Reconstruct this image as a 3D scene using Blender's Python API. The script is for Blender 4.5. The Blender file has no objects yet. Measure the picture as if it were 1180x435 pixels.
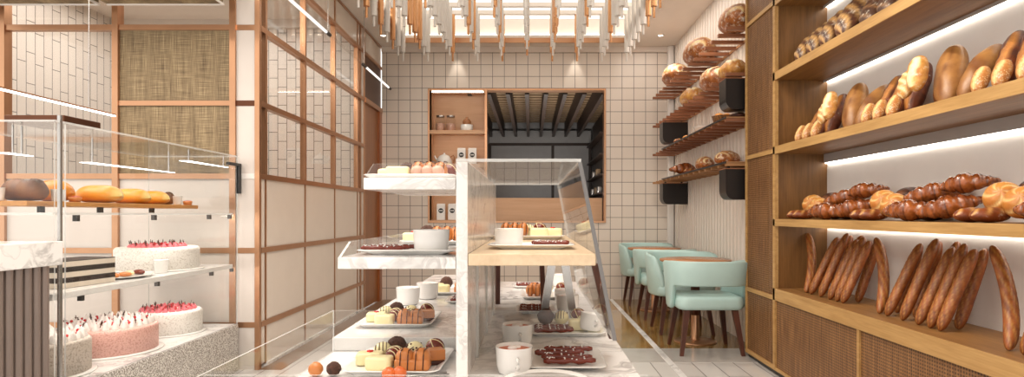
import bpy, bmesh, math, random
from mathutils import Vector, Matrix, Euler, noise

random.seed(7)
SC = bpy.context.scene
COL = SC.collection
PI = math.pi
F = 700.0
CX, CY, EYE = 612.0, 247.0, 1.15      # vanishing point in the 1180x435 frame, eye height


def R(a):
    return math.radians(a)


def X(px, Y):
    return (px - CX) * Y / F


def Z(py, Y):
    return EYE - (py - CY) * Y / F


ORD = ['first', 'second', 'third', 'fourth', 'fifth', 'sixth', 'seventh', 'eighth', 'ninth', 'tenth', 'eleventh', 'twelfth', 'thirteenth', 'fourteenth', 'fifteenth', 'sixteenth']


# ------------------------------------------------------------------ mesh building
class MB:
    def __init__(self):
        self.v = []
        self.f = []
        self.mi = []
        self.sm = []
        self.sc = []

    def add(self, vs, fs, mi=0, smooth=False, sc=None):
        b = len(self.v)
        self.v += [tuple(p) for p in vs]
        self.sc += list(sc) if sc else [0.0] * len(vs)
        for f in fs:
            self.f.append([b + i for i in f])
            self.mi.append(mi)
            self.sm.append(smooth)
        return self

    def box(self, x0, x1, y0, y1, z0, z1, mi=0):
        vs = [(x, y, z) for z in (z0, z1) for y in (y0, y1) for x in (x0, x1)]
        fs = [(0, 2, 3, 1), (4, 5, 7, 6), (0, 1, 5, 4), (2, 6, 7, 3), (0, 4, 6, 2), (1, 3, 7, 5)]
        return self.add(vs, fs, mi)

    def hexa(self, b4, t4, mi=0):
        vs = list(b4) + list(t4)
        fs = [(3, 2, 1, 0), (4, 5, 6, 7), (0, 1, 5, 4), (1, 2, 6, 5), (2, 3, 7, 6), (3, 0, 4, 7)]
        return self.add(vs, fs, mi)

    def rbox(self, x0, x1, y0, y1, z0, z1, r, seg=4, mi=0):
        # box with rounded vertical edges and softened top and bottom rims
        def ring(z, ins):
            pts = []
            rr = max(r - ins, 0.0005)
            for (cx, cy, a0) in ((x1 - r, y1 - r, 0), (x0 + r, y1 - r, 90), (x0 + r, y0 + r, 180), (x1 - r, y0 + r, 270)):
                for k in range(seg + 1):
                    a = R(a0 + 90 * k / seg)
                    pts.append((cx + rr * math.cos(a), cy + rr * math.sin(a), z))
            return pts
        e = min(r * 0.6, (z1 - z0) * 0.35)
        rings = []
        for k in range(4):
            a = PI / 2 * k / 3
            rings.append(ring(z0 + e * (1 - math.cos(a)), e * (1 - math.sin(a))))
        for k in range(4):
            a = PI / 2 * k / 3
            rings.append(ring(z1 - e + e * math.sin(a), e * (1 - math.cos(a))))
        n = len(rings[0])
        vs = [p for rg in rings for p in rg]
        fs = []
        for i in range(len(rings) - 1):
            for j in range(n):
                k = (j + 1) % n
                fs.append((i * n + j, i * n + k, (i + 1) * n + k, (i + 1) * n + j))
        fs.append(tuple(reversed(range(n))))
        fs.append(tuple(range((len(rings) - 1) * n, len(rings) * n)))
        return self.add(vs, fs, mi, True)

    def cyl(self, p0, p1, r0, r1=None, n=14, mi=0, smooth=True):
        if r1 is None:
            r1 = r0
        p0, p1 = Vector(p0), Vector(p1)
        d = (p1 - p0).normalized()
        u = d.orthogonal().normalized()
        w = d.cross(u)
        vs = []
        for p, r in ((p0, r0), (p1, r1)):
            for k in range(n):
                a = 2 * PI * k / n
                vs.append(p + u * (r * math.cos(a)) + w * (r * math.sin(a)))
        fs = [(k, (k + 1) % n, n + (k + 1) % n, n + k) for k in range(n)]
        self.add(vs, fs, mi, smooth)
        self.add(vs[:n], [tuple(reversed(range(n)))], mi)
        self.add(vs[n:], [tuple(range(n))], mi)
        return self

    def lathe(self, prof, c=(0, 0, 0), n=28, mi=0, sx=1.0, sy=1.0):
        vs, fs = [], []
        m = len(prof)
        for (r, z) in prof:
            for k in range(n):
                a = 2 * PI * k / n
                vs.append((c[0] + sx * r * math.cos(a), c[1] + sy * r * math.sin(a), c[2] + z))
        for i in range(m - 1):
            for k in range(n):
                j = (k + 1) % n
                fs.append((i * n + k, i * n + j, (i + 1) * n + j, (i + 1) * n + k))
        return self.add(vs, fs, mi, True)

    def ball(self, c, rx, ry=None, rz=None, nu=16, nv=10, mi=0):
        ry = rx if ry is None else ry
        rz = rx if rz is None else rz
        vs, fs = [], []
        for i in range(nv + 1):
            t = PI * i / nv
            for k in range(nu):
                a = 2 * PI * k / nu
                s = max(math.sin(t), 0.002)
                vs.append((c[0] + rx * s * math.cos(a), c[1] + ry * s * math.sin(a), c[2] - rz * math.cos(t)))
        for i in range(nv):
            for k in range(nu):
                j = (k + 1) % nu
                fs.append((i * nu + k, i * nu + j, (i + 1) * nu + j, (i + 1) * nu + k))
        return self.add(vs, fs, mi, True)

    def tube(self, pts, r, n=8, mi=0, closed=False):
        pts = [Vector(p) for p in pts]
        m = len(pts)
        vs, fs = [], []
        ref = Vector((0.13, 0.31, 0.94))
        for i, p in enumerate(pts):
            a = pts[(i - 1) % m] if (closed or i > 0) else p
            b = pts[(i + 1) % m] if (closed or i < m - 1) else p
            d = (b - a).normalized()
            u = d.cross(ref).normalized()
            w = d.cross(u)
            rr = r[i] if isinstance(r, (list, tuple)) else r
            for k in range(n):
                t = 2 * PI * k / n
                vs.append(p + u * (rr * math.cos(t)) + w * (rr * math.sin(t)))
        for i in range(m if closed else m - 1):
            for k in range(n):
                j = (k + 1) % n
                i2 = (i + 1) % m
                fs.append((i * n + k, i * n + j, i2 * n + j, i2 * n + k))
        if not closed:
            fs.append(tuple(reversed(range(n))))
            fs.append(tuple(range((m - 1) * n, m * n)))
        return self.add(vs, fs, mi, True)

    def mesh(self, name, mats, recalc=True):
        me = bpy.data.meshes.new(name)
        me.from_pydata(self.v, [], self.f)
        if not isinstance(mats, (list, tuple)):
            mats = [mats]
        for m in mats:
            me.materials.append(m)
        me.polygons.foreach_set('material_index', self.mi)
        me.polygons.foreach_set('use_smooth', self.sm)
        if any(self.sc):
            at = me.attributes.new('score', 'FLOAT', 'POINT')
            at.data.foreach_set('value', self.sc)
        me.update()
        if recalc:
            bm = bmesh.new()
            bm.from_mesh(me)
            bmesh.ops.recalc_face_normals(bm, faces=bm.faces)
            bm.to_mesh(me)
            bm.free()
        return me

    def build(self, name, mats, parent=None, bevel=0.0):
        o = obj(name, self.mesh(name, mats), parent)
        if bevel:
            md = o.modifiers.new('bevel', 'BEVEL')
            md.width = bevel
            md.segments = 2
            md.limit_method = 'ANGLE'
            md.angle_limit = R(40)
        return o


def obj(name, me, parent=None, label=None):
    o = bpy.data.objects.new(name, me)
    COL.objects.link(o)
    if parent is not None:
        o.parent = parent
    if label:
        o['label'] = label
    return o


def tag(o, label, cat, group=None, kind=None):
    o['label'] = label
    o['category'] = cat
    if group:
        o['group'] = group
    if kind:
        o['kind'] = kind
    return o


def thing(name, label, cat, loc=(0, 0, 0), rz=0.0, group=None):
    o = bpy.data.objects.new(name, None)
    COL.objects.link(o)
    o.location = loc
    o.rotation_euler = (0, 0, rz)
    o.empty_display_size = 0.05
    return tag(o, label, cat, group)


def struct(name, mb, mats, parent=None, bevel=0.0):
    o = mb.build(name, mats, parent, bevel)
    if parent is None:
        o['kind'] = 'structure'
    return o


def sroot(name):
    o = bpy.data.objects.new(name, None)
    COL.objects.link(o)
    o['kind'] = 'structure'
    return o


def axis_matrix(p0, p1, up=(0, 0, 1), scale=(1, 1, 1)):
    """frame whose X runs from p0 to p1, centred between them"""
    p0, p1 = Vector(p0), Vector(p1)
    x = (p1 - p0).normalized()
    y = Vector(up).cross(x).normalized()
    z = x.cross(y)
    m = Matrix((x * scale[0], y * scale[1], z * scale[2])).transposed().to_4x4()
    m.translation = (p0 + p1) / 2
    return m


def single(name, me, label, cat, group=None, loc=None, rot=None, scale=None, mat=None):
    o = obj(name, me)
    if mat is not None:
        o.matrix_world = mat
    else:
        o.location = loc or (0, 0, 0)
        o.rotation_euler = rot or (0, 0, 0)
        if scale:
            o.scale = scale if isinstance(scale, (tuple, list)) else (scale,) * 3
    return tag(o, label, cat, group)


# ------------------------------------------------------------------ materials
class NT:
    def __init__(self, name):
        self.m = bpy.data.materials.new(name)
        self.m.use_nodes = True
        self.t = self.m.node_tree
        self.t.nodes.clear()
        self.out = self.n('ShaderNodeOutputMaterial')
        self._tc = None

    def n(self, typ, **kw):
        nd = self.t.nodes.new(typ)
        for k, v in kw.items():
            setattr(nd, k, v)
        return nd

    def put(self, sock, v):
        if hasattr(v, 'is_output'):
            self.t.links.new(v, sock)
        elif isinstance(v, (tuple, list)) and len(v) == 3 and sock.type == 'RGBA':
            sock.default_value = (*v, 1)
        else:
            sock.default_value = v

    def tc(self, which='Object'):
        if self._tc is None:
            self._tc = self.n('ShaderNodeTexCoord')
        return self._tc.outputs[which]

    def math(self, op, a, b=0.0, clamp=False):
        nd = self.n('ShaderNodeMath', operation=op, use_clamp=clamp)
        self.put(nd.inputs[0], a)
        self.put(nd.inputs[1], b)
        return nd.outputs[0]

    def mix(self, f, a, b, mode='MIX'):
        nd = self.n('ShaderNodeMix', data_type='RGBA', blend_type=mode)
        self.put(nd.inputs[0], f)
        self.put(nd.inputs[6], a)
        self.put(nd.inputs[7], b)
        return nd.outputs[2]

    def map(self, v, scale=(1, 1, 1), loc=(0, 0, 0), rot=(0, 0, 0)):
        nd = self.n('ShaderNodeMapping')
        self.put(nd.inputs[0], v)
        nd.inputs['Location'].default_value = loc
        nd.inputs['Rotation'].default_value = rot
        nd.inputs['Scale'].default_value = scale
        return nd.outputs[0]

    def noise(self, v, scale, detail=3.0, rough=0.55, dist=0.0):
        nd = self.n('ShaderNodeTexNoise')
        self.put(nd.inputs['Vector'], v)
        nd.inputs['Scale'].default_value = scale
        nd.inputs['Detail'].default_value = detail
        nd.inputs['Roughness'].default_value = rough
        nd.inputs['Distortion'].default_value = dist
        return nd.outputs['Fac']

    def ramp(self, f, stops):
        nd = self.n('ShaderNodeValToRGB')
        self.put(nd.inputs[0], f)
        el = nd.color_ramp.elements
        while len(el) < len(stops):
            el.new(0.5)
        for e, (p, c) in zip(el, stops):
            e.position = p
            e.color = (*c, 1) if len(c) == 3 else c
        return nd.outputs[0]

    def step(self, f, lo, hi):
        nd = self.n('ShaderNodeMapRange')
        self.put(nd.inputs[0], f)
        nd.inputs[1].default_value = lo
        nd.inputs[2].default_value = hi
        return nd.outputs[0]

    def sep(self, v):
        nd = self.n('ShaderNodeSeparateXYZ')
        self.put(nd.inputs[0], v)
        return nd.outputs

    def comb(self, x, y, z=0.0):
        nd = self.n('ShaderNodeCombineXYZ')
        self.put(nd.inputs[0], x)
        self.put(nd.inputs[1], y)
        self.put(nd.inputs[2], z)
        return nd.outputs[0]

    def bump(self, h, strength=0.2, dist=0.01):
        nd = self.n('ShaderNodeBump')
        nd.inputs['Strength'].default_value = strength
        nd.inputs['Distance'].default_value = dist
        self.put(nd.inputs['Height'], h)
        return nd.outputs[0]

    def bsdf(self, col, rough=0.5, metal=0.0, normal=None, spec=None, coat=None, emit=None, estr=0.0, sss=None):
        nd = self.n('ShaderNodeBsdfPrincipled')
        self.put(nd.inputs['Base Color'], col)
        self.put(nd.inputs['Roughness'], rough)
        self.put(nd.inputs['Metallic'], metal)
        if normal is not None:
            self.put(nd.inputs['Normal'], normal)
        if spec is not None:
            nd.inputs['Specular IOR Level'].default_value = spec
        if coat:
            nd.inputs['Coat Weight'].default_value = coat
            nd.inputs['Coat Roughness'].default_value = 0.12
        if emit:
            self.put(nd.inputs['Emission Color'], emit)
            nd.inputs['Emission Strength'].default_value = estr
        return nd.outputs[0]

    def done(self, sh):
        self.t.links.new(sh, self.out.inputs[0])
        return self.m


def srgb(r, g, b):
    def c(u):
        u /= 255.0
        return u / 12.92 if u <= 0.04045 else ((u + 0.055) / 1.055) ** 2.4
    return (c(r), c(g), c(b))


def scl(c, k):
    return tuple(min(1.0, x * k) for x in c)


def plain(name, c, rough=0.5, metal=0.0, var=0.08, scale=6.0, coat=None, bump=0.0, spec=None):
    t = NT(name)
    nz = t.noise(t.tc(), scale, 3)
    col = t.ramp(nz, [(0.3, scl(c, 1 - var)), (0.7, scl(c, 1 + var))])
    nm = t.bump(t.noise(t.tc(), scale * 12, 2), bump, 0.004) if bump else None
    return t.done(t.bsdf(col, rough, metal, nm, spec, coat))


def wood(name, c1, c2, axis=0, scale=1.0, rough=0.45, coat=None):
    t = NT(name)
    s = [14.0 * scale] * 3
    s[axis] = 0.9 * scale
    v = t.map(t.tc(), tuple(s))
    n1 = t.noise(v, 2.2, 4, 0.6, 0.6)
    n2 = t.noise(v, 9.0, 2, 0.5)
    k = t.math('ADD', t.math('MULTIPLY', n1, 0.7), t.math('MULTIPLY', n2, 0.3))
    col = t.ramp(k, [(0.32, c1), (0.68, c2)])
    return t.done(t.bsdf(col, rough, 0, t.bump(k, 0.08, 0.004), None, coat))


def marble(name, base=(0.86, 0.84, 0.82), vein=(0.30, 0.285, 0.275), scale=2.0, rough=0.12):
    t = NT(name)
    w = t.noise(t.tc(), scale * 0.9, 4, 0.6)
    v = t.n('ShaderNodeVectorMath', operation='ADD')
    t.put(v.inputs[0], t.map(t.tc(), (1, 1, 1.4), rot=(0.4, 0.5, 0.7)))
    t.put(v.inputs[1], t.comb(w, t.math('MULTIPLY', w, 0.7), w))
    n = t.noise(v.outputs[0], scale, 6, 0.62, 0.8)
    ridge = t.math('ABSOLUTE', t.math('SUBTRACT', n, 0.5))
    a = t.step(ridge, 0.045, 0.0)
    cloud = t.step(t.noise(t.tc(), scale * 1.3, 3), 0.4, 0.75)
    f = t.math('MULTIPLY', a, t.math('ADD', 0.25, t.math('MULTIPLY', cloud, 0.75)))
    soft = t.mix(t.math('MULTIPLY', cloud, 0.35), base, scl(base, 0.84))
    return t.done(t.bsdf(t.mix(f, soft, vein), rough, 0, None, None, None))


def tiles(name, plane, w, h, offx, offz, c1, c2, grout, offset=0.0, vertical=False, mortar=0.004, rough=0.28):
    """plane 'xz' or 'yz'; object coordinates are world metres"""
    t = NT(name)
    s = t.sep(t.tc())
    u = s[0] if plane[0] == 'x' else s[1]
    v = s[2] if plane[1] == 'z' else s[1]
    u = t.math('ADD', u, offx)
    v = t.math('ADD', v, offz)
    vec = t.comb(v, u) if vertical else t.comb(u, v)
    b = t.n('ShaderNodeTexBrick', offset=offset, offset_frequency=2, squash=1.0)
    t.put(b.inputs['Vector'], vec)
    b.inputs['Color1'].default_value = (*c1, 1)
    b.inputs['Color2'].default_value = (*c2, 1)
    b.inputs['Mortar'].default_value = (*grout, 1)
    b.inputs['Scale'].default_value = 1.0
    b.inputs['Mortar Size'].default_value = mortar
    b.inputs['Mortar Smooth'].default_value = 0.1
    b.inputs['Brick Width'].default_value = h if vertical else w
    b.inputs['Row Height'].default_value = w if vertical else h
    rg = t.math('ADD', rough, t.math('MULTIPLY', b.outputs['Fac'], 0.5))
    nm = t.bump(t.math('SUBTRACT', 1.0, b.outputs['Fac']), 0.35, 0.003)
    return t.done(t.bsdf(b.outputs['Color'], rg, 0, nm))


def glow(name, c, s):
    t = NT(name)
    e = t.n('ShaderNodeEmission')
    e.inputs[0].default_value = (*c, 1)
    e.inputs[1].default_value = s
    return t.done(e.outputs[0])


def glass(name, tint=(0.97, 0.98, 0.975), refl=1.0):
    t = NT(name)
    tr = t.n('ShaderNodeBsdfTransparent')
    tr.inputs[0].default_value = (*tint, 1)
    gl = t.n('ShaderNodeBsdfGlossy')
    gl.inputs['Roughness'].default_value = 0.01
    lw = t.n('ShaderNodeLayerWeight')
    lw.inputs[0].default_value = 0.5
    p5 = t.math('POWER', lw.outputs['Facing'], 5.0)
    mx = t.n('ShaderNodeMixShader')
    t.put(mx.inputs[0], t.math('MULTIPLY', t.math('ADD', 0.035, t.math('MULTIPLY', p5, 0.6)), refl, True))
    t.t.links.new(tr.outputs[0], mx.inputs[1])
    t.t.links.new(gl.outputs[0], mx.inputs[2])
    return t.done(mx.outputs[0])


def crust(name, dark, light, pale, flour=0.0, seeds=0.0, rough=0.5, scale=18.0, coat=None):
    t = NT(name)
    n1 = t.noise(t.tc(), scale, 4, 0.6)
    col = t.ramp(n1, [(0.32, dark), (0.68, light)])
    at = t.n('ShaderNodeAttribute', attribute_name='score')
    n2 = t.noise(t.tc(), scale * 2.5, 3)
    f = t.math('MULTIPLY', at.outputs['Fac'], t.math('ADD', 0.45, n2), True)
    col = t.mix(f, col, pale)
    if flour:
        nf = t.step(t.noise(t.tc(), scale * 1.6, 5, 0.7), 0.62 - 0.3 * flour, 0.78 - 0.3 * flour)
        col = t.mix(t.math('MULTIPLY', nf, 0.85), col, (0.80, 0.72, 0.60))
    if seeds:
        vo = t.n('ShaderNodeTexVoronoi')
        t.put(vo.inputs['Vector'], t.map(t.tc(), (1, 1, 1)))
        vo.inputs['Scale'].default_value = 130.0
        sd = t.step(vo.outputs['Distance'], 0.32, 0.2)
        col = t.mix(t.math('MULTIPLY', sd, seeds), col, (0.86, 0.70, 0.42))
    h = t.math('ADD', n1, t.math('MULTIPLY', t.noise(t.tc(), scale * 7, 2), 0.4))
    return t.done(t.bsdf(col, rough, 0, t.bump(h, 0.5, 0.006), None, coat))


M = {}
M['paint'] = plain('cream_paint', (0.78, 0.70, 0.62), 0.5, var=0.02)
M['ceil'] = plain('ceiling_paint', (0.80, 0.72, 0.65), 0.7, var=0.015)
M['white'] = plain('white_paint', (0.82, 0.78, 0.74), 0.45, var=0.02)
M['panel'] = plain('beige_panel', (0.80, 0.71, 0.625), 0.25, var=0.015, coat=0.2)
M['panelgrey'] = plain('pale_panel', (0.66, 0.60, 0.55), 0.3, var=0.015)
M['copper'] = plain('copper_metal', srgb(192, 146, 112), 0.28, 0.8, 0.05)
M['copperdark'] = plain('bronze_metal', srgb(98, 62, 44), 0.3, 0.8, 0.05)
M['backtile'] = tiles('square_wall_tile', 'xz', 0.1577, 0.1577, 0.043, 0.0, (0.75, 0.665, 0.585), (0.72, 0.63, 0.55), (0.17, 0.14, 0.12), mortar=0.0035)
M['kittile'] = tiles('upright_tile_end', 'xz', 0.105, 0.21, 0, 0, (0.72, 0.65, 0.58), (0.69, 0.61, 0.545), (0.18, 0.155, 0.135), 0.5, True, 0.004)
M['kittileside'] = tiles('upright_tile_side', 'yz', 0.105, 0.30, 0, 0, (0.72, 0.65, 0.58), (0.68, 0.61, 0.545), (0.18, 0.155, 0.135), 0.33, True, 0.004)
M['floortile'] = tiles('pale_plank_floor', 'xy', 0.16, 1.1, 0.04, 0.1, (0.70, 0.67, 0.64), (0.64, 0.61, 0.58), (0.16, 0.14, 0.13), 0.37, True, 0.004, 0.16)
M['greystone'] = plain('grey_stone', (0.50, 0.47, 0.44), 0.15, var=0.06)
M['whitestone'] = marble('white_stone_strip', scale=3.0, rough=0.2)
M['taupe'] = plain('taupe_floor', srgb(140, 112, 88), 0.3, var=0.08)
M['marble'] = marble('white_veined_marble')
M['marblespine'] = marble('upright_veined_marble', (0.80, 0.775, 0.75), (0.40, 0.38, 0.36), 4.5, 0.15)
M['glass'] = glass('clear_glass', (0.985, 0.985, 0.98), 0.8)
M['glassfog'] = glass('partition_glass', (0.97, 0.965, 0.955), 0.9)
def edge_mat():
    t = NT('polished_glass_edge')
    tr = t.n('ShaderNodeBsdfTransparent')
    mx = t.n('ShaderNodeMixShader')
    mx.inputs[0].default_value = 0.55
    t.t.links.new(tr.outputs[0], mx.inputs[1])
    t.t.links.new(t.bsdf((0.80, 0.81, 0.79), 0.12), mx.inputs[2])
    return t.done(mx.outputs[0])


M['edge'] = edge_mat()
M['frost'] = plain('frosted_white_glass', (0.80, 0.79, 0.77), 0.15, var=0.02)
M['edgedark'] = plain('grey_pane_edge', (0.16, 0.15, 0.145), 0.2, var=0.04)
M['steel'] = plain('brushed_steel', (0.5, 0.48, 0.46), 0.25, 0.9, 0.04)
M['black'] = plain('black_lacquer', (0.012, 0.009, 0.008), 0.35, var=0.1)
M['blackmat'] = plain('black_plastic', (0.02, 0.018, 0.017), 0.4, var=0.1)
M['oak'] = wood('oak_upright', srgb(100, 66, 30), srgb(136, 94, 48), 2)
M['oakedge'] = wood('oak_edge', srgb(160, 120, 68), srgb(194, 154, 98), 1)
M['oakshelf'] = wood('oak_shelf', srgb(116, 78, 38), srgb(152, 108, 58), 1)
M['walnut'] = wood('walnut_legs', srgb(58, 28, 18), srgb(96, 50, 32), 2)
M['doorwood'] = wood('brown_door_wood', srgb(134, 82, 40), srgb(160, 102, 54), 2, 0.6, 0.3)
M['jambwood'] = wood('orange_jamb_wood', srgb(140, 78, 36), srgb(166, 96, 48), 2, 0.6, 0.3)
M['palewood'] = wood('pale_maple', srgb(206, 180, 146), srgb(226, 204, 172), 1, 0.6, 0.3)
M['board'] = wood('bread_board_wood', srgb(170, 112, 52), srgb(206, 150, 84), 1)
M['niche'] = wood('niche_maple', srgb(206, 158, 118), srgb(220, 176, 136), 0, 0.5, 0.35)
M['slat'] = wood('slat_red_wood', srgb(116, 70, 46), srgb(162, 108, 76), 0)
M['slatend'] = wood('slat_tan_wood', srgb(150, 104, 66), srgb(190, 142, 96), 0)
M['tabletop'] = wood('table_cherry', srgb(160, 104, 66), srgb(190, 132, 88), 0, 0.7, 0.25)
M['darkwood'] = wood('back_room_wood', srgb(40, 28, 22), srgb(62, 45, 35), 1)
M['midwood'] = wood('back_room_slats', srgb(120, 98, 74), srgb(150, 124, 96), 0)
M['greypanel'] = plain('grey_lacquer', (0.36, 0.355, 0.355), 0.25, var=0.04)
M['mint'] = plain('mint_leather', srgb(180, 208, 203), 0.42, var=0.03, bump=0.05)
M['china'] = plain('white_china', (0.86, 0.84, 0.81), 0.15, var=0.01)
M['greydish'] = plain('grey_enamel', (0.42, 0.39, 0.37), 0.3, var=0.03)
M['soup'] = plain('orange_cream_filling', srgb(206, 100, 44), 0.3, var=0.15, scale=40)
M['cream'] = plain('whipped_cream', (0.85, 0.80, 0.76), 0.5, var=0.03)
M['pinkcream'] = plain('pink_cream', srgb(228, 120, 130), 0.5, var=0.1, scale=30)
M['berry'] = plain('red_berry', srgb(190, 34, 44), 0.25, var=0.2, scale=40)
M['choc_d'] = plain('dark_chocolate', srgb(72, 34, 20), 0.3, var=0.2, scale=40)
M['choc_n'] = plain('nutty_chocolate', srgb(84, 48, 32), 0.55, var=0.5, scale=160, bump=0.8)
M['choc_r'] = plain('cherry_chocolate', srgb(112, 42, 26), 0.25, var=0.15, scale=30)
M['choc_c'] = plain('caramel_chocolate', srgb(196, 122, 64), 0.3, var=0.08, scale=30)
M['choc_w'] = plain('ivory_chocolate', srgb(238, 226, 176), 0.3, var=0.04, scale=30)
M['choc_p'] = plain('praline_chocolate', srgb(196, 150, 128), 0.35, var=0.08, scale=30)
M['heart'] = plain('red_icing', srgb(214, 40, 36), 0.3, var=0.05)
M['led'] = glow('shelf_led', (1.0, 0.93, 0.82), 9.0)
M['glowcase'] = glow('case_glow', (1.0, 0.97, 0.92), 5.0)  # glow for the imitated glass reflections and the hanging linear light
M['ledcove'] = glow('cove_led', (1.0, 0.91, 0.76), 5.0)
M['skylit'] = glow('luminous_ceiling', (1.0, 0.93, 0.82), 1.5)
M['lamp'] = glow('downlight_lens', (1.0, 0.93, 0.82), 8.0)
M['rodwhite'] = plain('white_rod', (0.66, 0.61, 0.56), 0.35, var=0.02)
M['rodcopper'] = plain('copper_rod', srgb(204, 150, 104), 0.25, 0.7, 0.04)
M['acrylic'] = glow('lit_acrylic_tube', (1.0, 0.95, 0.88), 1.1)


def linen():
    t = NT('woven_linen')
    a = t.noise(t.map(t.tc(), (400, 400, 6)), 1.0, 2, 0.6)
    b = t.noise(t.map(t.tc(), (6, 6, 400)), 1.0, 2, 0.6)
    c = t.noise(t.map(t.tc(), (30, 30, 2)), 1.0, 2, 0.6)
    k = t.math('ADD', t.math('MULTIPLY', t.math('ADD', a, b), 0.42), t.math('MULTIPLY', c, 0.16))
    col = t.ramp(k, [(0.38, srgb(72, 56, 38)), (0.5, srgb(132, 112, 82)), (0.62, srgb(180, 160, 124))])
    return t.done(t.bsdf(col, 0.7, 0, t.bump(k, 0.4, 0.003)))


M['linen'] = linen()


def cane(name, see):
    t = NT(name)
    s = t.sep(t.tc())
    u = t.math('MULTIPLY', s[1], 2 * PI / 0.032)
    v = t.math('MULTIPLY', s[2], 2 * PI / 0.032)
    a = t.math('SINE', t.math('ADD', u, v))
    b = t.math('SINE', t.math('SUBTRACT', u, v))
    k = t.math('MULTIPLY', a, b)
    hole = t.step(k, 0.05, 0.35)
    nz = t.noise(t.map(t.tc(), (1, 14, 1)), 4.0, 3)
    base = t.ramp(nz, [(0.3, srgb(106, 70, 40)), (0.7, srgb(158, 114, 70))])
    col = t.mix(t.math('MULTIPLY', hole, 0.8), base, srgb(52, 32, 20))
    sh = t.bsdf(col, 0.5, 0, t.bump(k, -0.5, 0.004))
    if not see:
        return t.done(sh)
    tr = t.n('ShaderNodeBsdfTransparent')
    mx = t.n('ShaderNodeMixShader')
    t.put(mx.inputs[0], t.math('MULTIPLY', hole, see))
    t.t.links.new(sh, mx.inputs[1])
    t.t.links.new(tr.outputs[0], mx.inputs[2])
    return t.done(mx.outputs[0])


M['cane'] = cane('woven_cane', 0.0)
M['canesee'] = cane('open_woven_cane', 0.85)


def terrazzo(name, base, dark, scale, lo=0.47, hi=0.56, rough=0.3):
    t = NT(name)
    n = t.noise(t.tc(), scale, 3, 0.65)
    f = t.step(n, lo, hi)
    return t.done(t.bsdf(t.mix(f, base, dark), rough))


M['terrazzo'] = terrazzo('speckled_terrazzo', (0.74, 0.71, 0.66), (0.22, 0.19, 0.16), 130, 0.46, 0.53)
M['cakewhite'] = terrazzo('coconut_icing', (0.84, 0.81, 0.76), (0.55, 0.50, 0.44), 110, 0.52, 0.64, 0.7)
M['cakepink'] = terrazzo('pink_sugar_icing', srgb(226, 178, 166), srgb(196, 140, 130), 120, 0.5, 0.64, 0.6)
M['cakegrey'] = terrazzo('grey_sponge_icing', srgb(196, 184, 172), srgb(150, 138, 126), 110, 0.5, 0.64, 0.7)


def herring():
    t = NT('oak_herringbone_floor')
    s = t.sep(t.tc())
    u = t.math('ADD', s[0], s[1])
    v = t.math('SUBTRACT', s[0], s[1])
    b = t.n('ShaderNodeTexBrick', offset=0.5)
    t.put(b.inputs['Vector'], t.comb(u, v))
    b.inputs['Color1'].default_value = (*srgb(158, 122, 66), 1)
    b.inputs['Color2'].default_value = (*srgb(118, 84, 40), 1)
    b.inputs['Mortar'].default_value = (*srgb(70, 48, 26), 1)
    b.inputs['Scale'].default_value = 1.0
    b.inputs['Mortar Size'].default_value = 0.003
    b.inputs['Brick Width'].default_value = 0.5
    b.inputs['Row Height'].default_value = 0.12
    n = t.noise(t.map(t.comb(u, v), (3, 30, 1)), 1.5, 3)
    col = t.mix(t.math('MULTIPLY', n, 0.5), b.outputs['Color'], srgb(176, 138, 80))
    return t.done(t.bsdf(col, 0.14, 0, None, None, 0.3))


M['herring'] = herring()


def layers():
    t = NT('layered_sponge')
    z = t.sep(t.tc())[2]
    w = t.math('SINE', t.math('MULTIPLY', z, 2 * PI / 0.052))
    f = t.step(w, -0.15, 0.15)
    return t.done(t.bsdf(t.mix(f, srgb(48, 36, 30), srgb(214, 202, 186)), 0.6))


M['layers'] = layers()
# breads
M['b_rustic'] = crust('rustic_dark_crust', srgb(46, 24, 14), srgb(92, 46, 24), srgb(214, 168, 104), 0.18)
M['b_rye'] = crust('rye_crust', srgb(46, 26, 16), srgb(84, 50, 30), srgb(150, 110, 70), 0.12)
M['b_dark'] = crust('dark_ciabatta_crust', srgb(66, 28, 12), srgb(122, 60, 26), srgb(196, 130, 62), 0.05)
M['b_seed'] = crust('seeded_roll_crust', srgb(168, 100, 40), srgb(214, 154, 84), srgb(236, 204, 140), 0.25, 0.7)
M['b_pale'] = crust('pale_scored_crust', srgb(170, 104, 40), srgb(218, 164, 84), srgb(250, 232, 180), 0.25)
M['b_tan'] = crust('tan_loaf_crust', srgb(128, 82, 40), srgb(176, 126, 70), srgb(110, 64, 32), 0.0, 0, 0.4, 7)
M['b_brown'] = crust('brown_boule_crust', srgb(96, 48, 20), srgb(150, 84, 36), srgb(204, 150, 84), 0.0, 0, 0.4, 7)
M['b_kaiser'] = crust('kaiser_crust', srgb(172, 100, 38), srgb(208, 146, 68), srgb(240, 214, 150), 0.0, 0, 0.35, 9)
M['b_roll'] = crust('small_roll_crust', srgb(96, 42, 16), srgb(150, 76, 32), srgb(214, 160, 90), 0.1, 0, 0.4)
M['b_dround'] = crust('dark_round_crust', srgb(46, 22, 12), srgb(84, 44, 24), srgb(130, 80, 44), 0.0)
M['b_crois'] = crust('croissant_crust', srgb(90, 38, 15), srgb(170, 94, 40), srgb(64, 26, 11), 0.0, 0, 0.25, 14, 0.4)
M['b_bag'] = crust('baguette_crust', srgb(104, 50, 18), srgb(160, 88, 36), srgb(176, 124, 60), 0.0, 0, 0.42, 22)
M['b_crusty'] = crust('crusty_wall_loaf', srgb(120, 62, 22), srgb(180, 108, 46), srgb(240, 214, 156), 0.35)
M['b_melon'] = crust('golden_bun_crust', srgb(204, 120, 26), srgb(228, 158, 52), srgb(240, 226, 150), 0.0, 0, 0.35, 6)
M['b_cut'] = crust('chocolate_loaf_crust', srgb(86, 48, 24), srgb(132, 84, 46), srgb(50, 26, 14), 0.0, 0.15)
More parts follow.
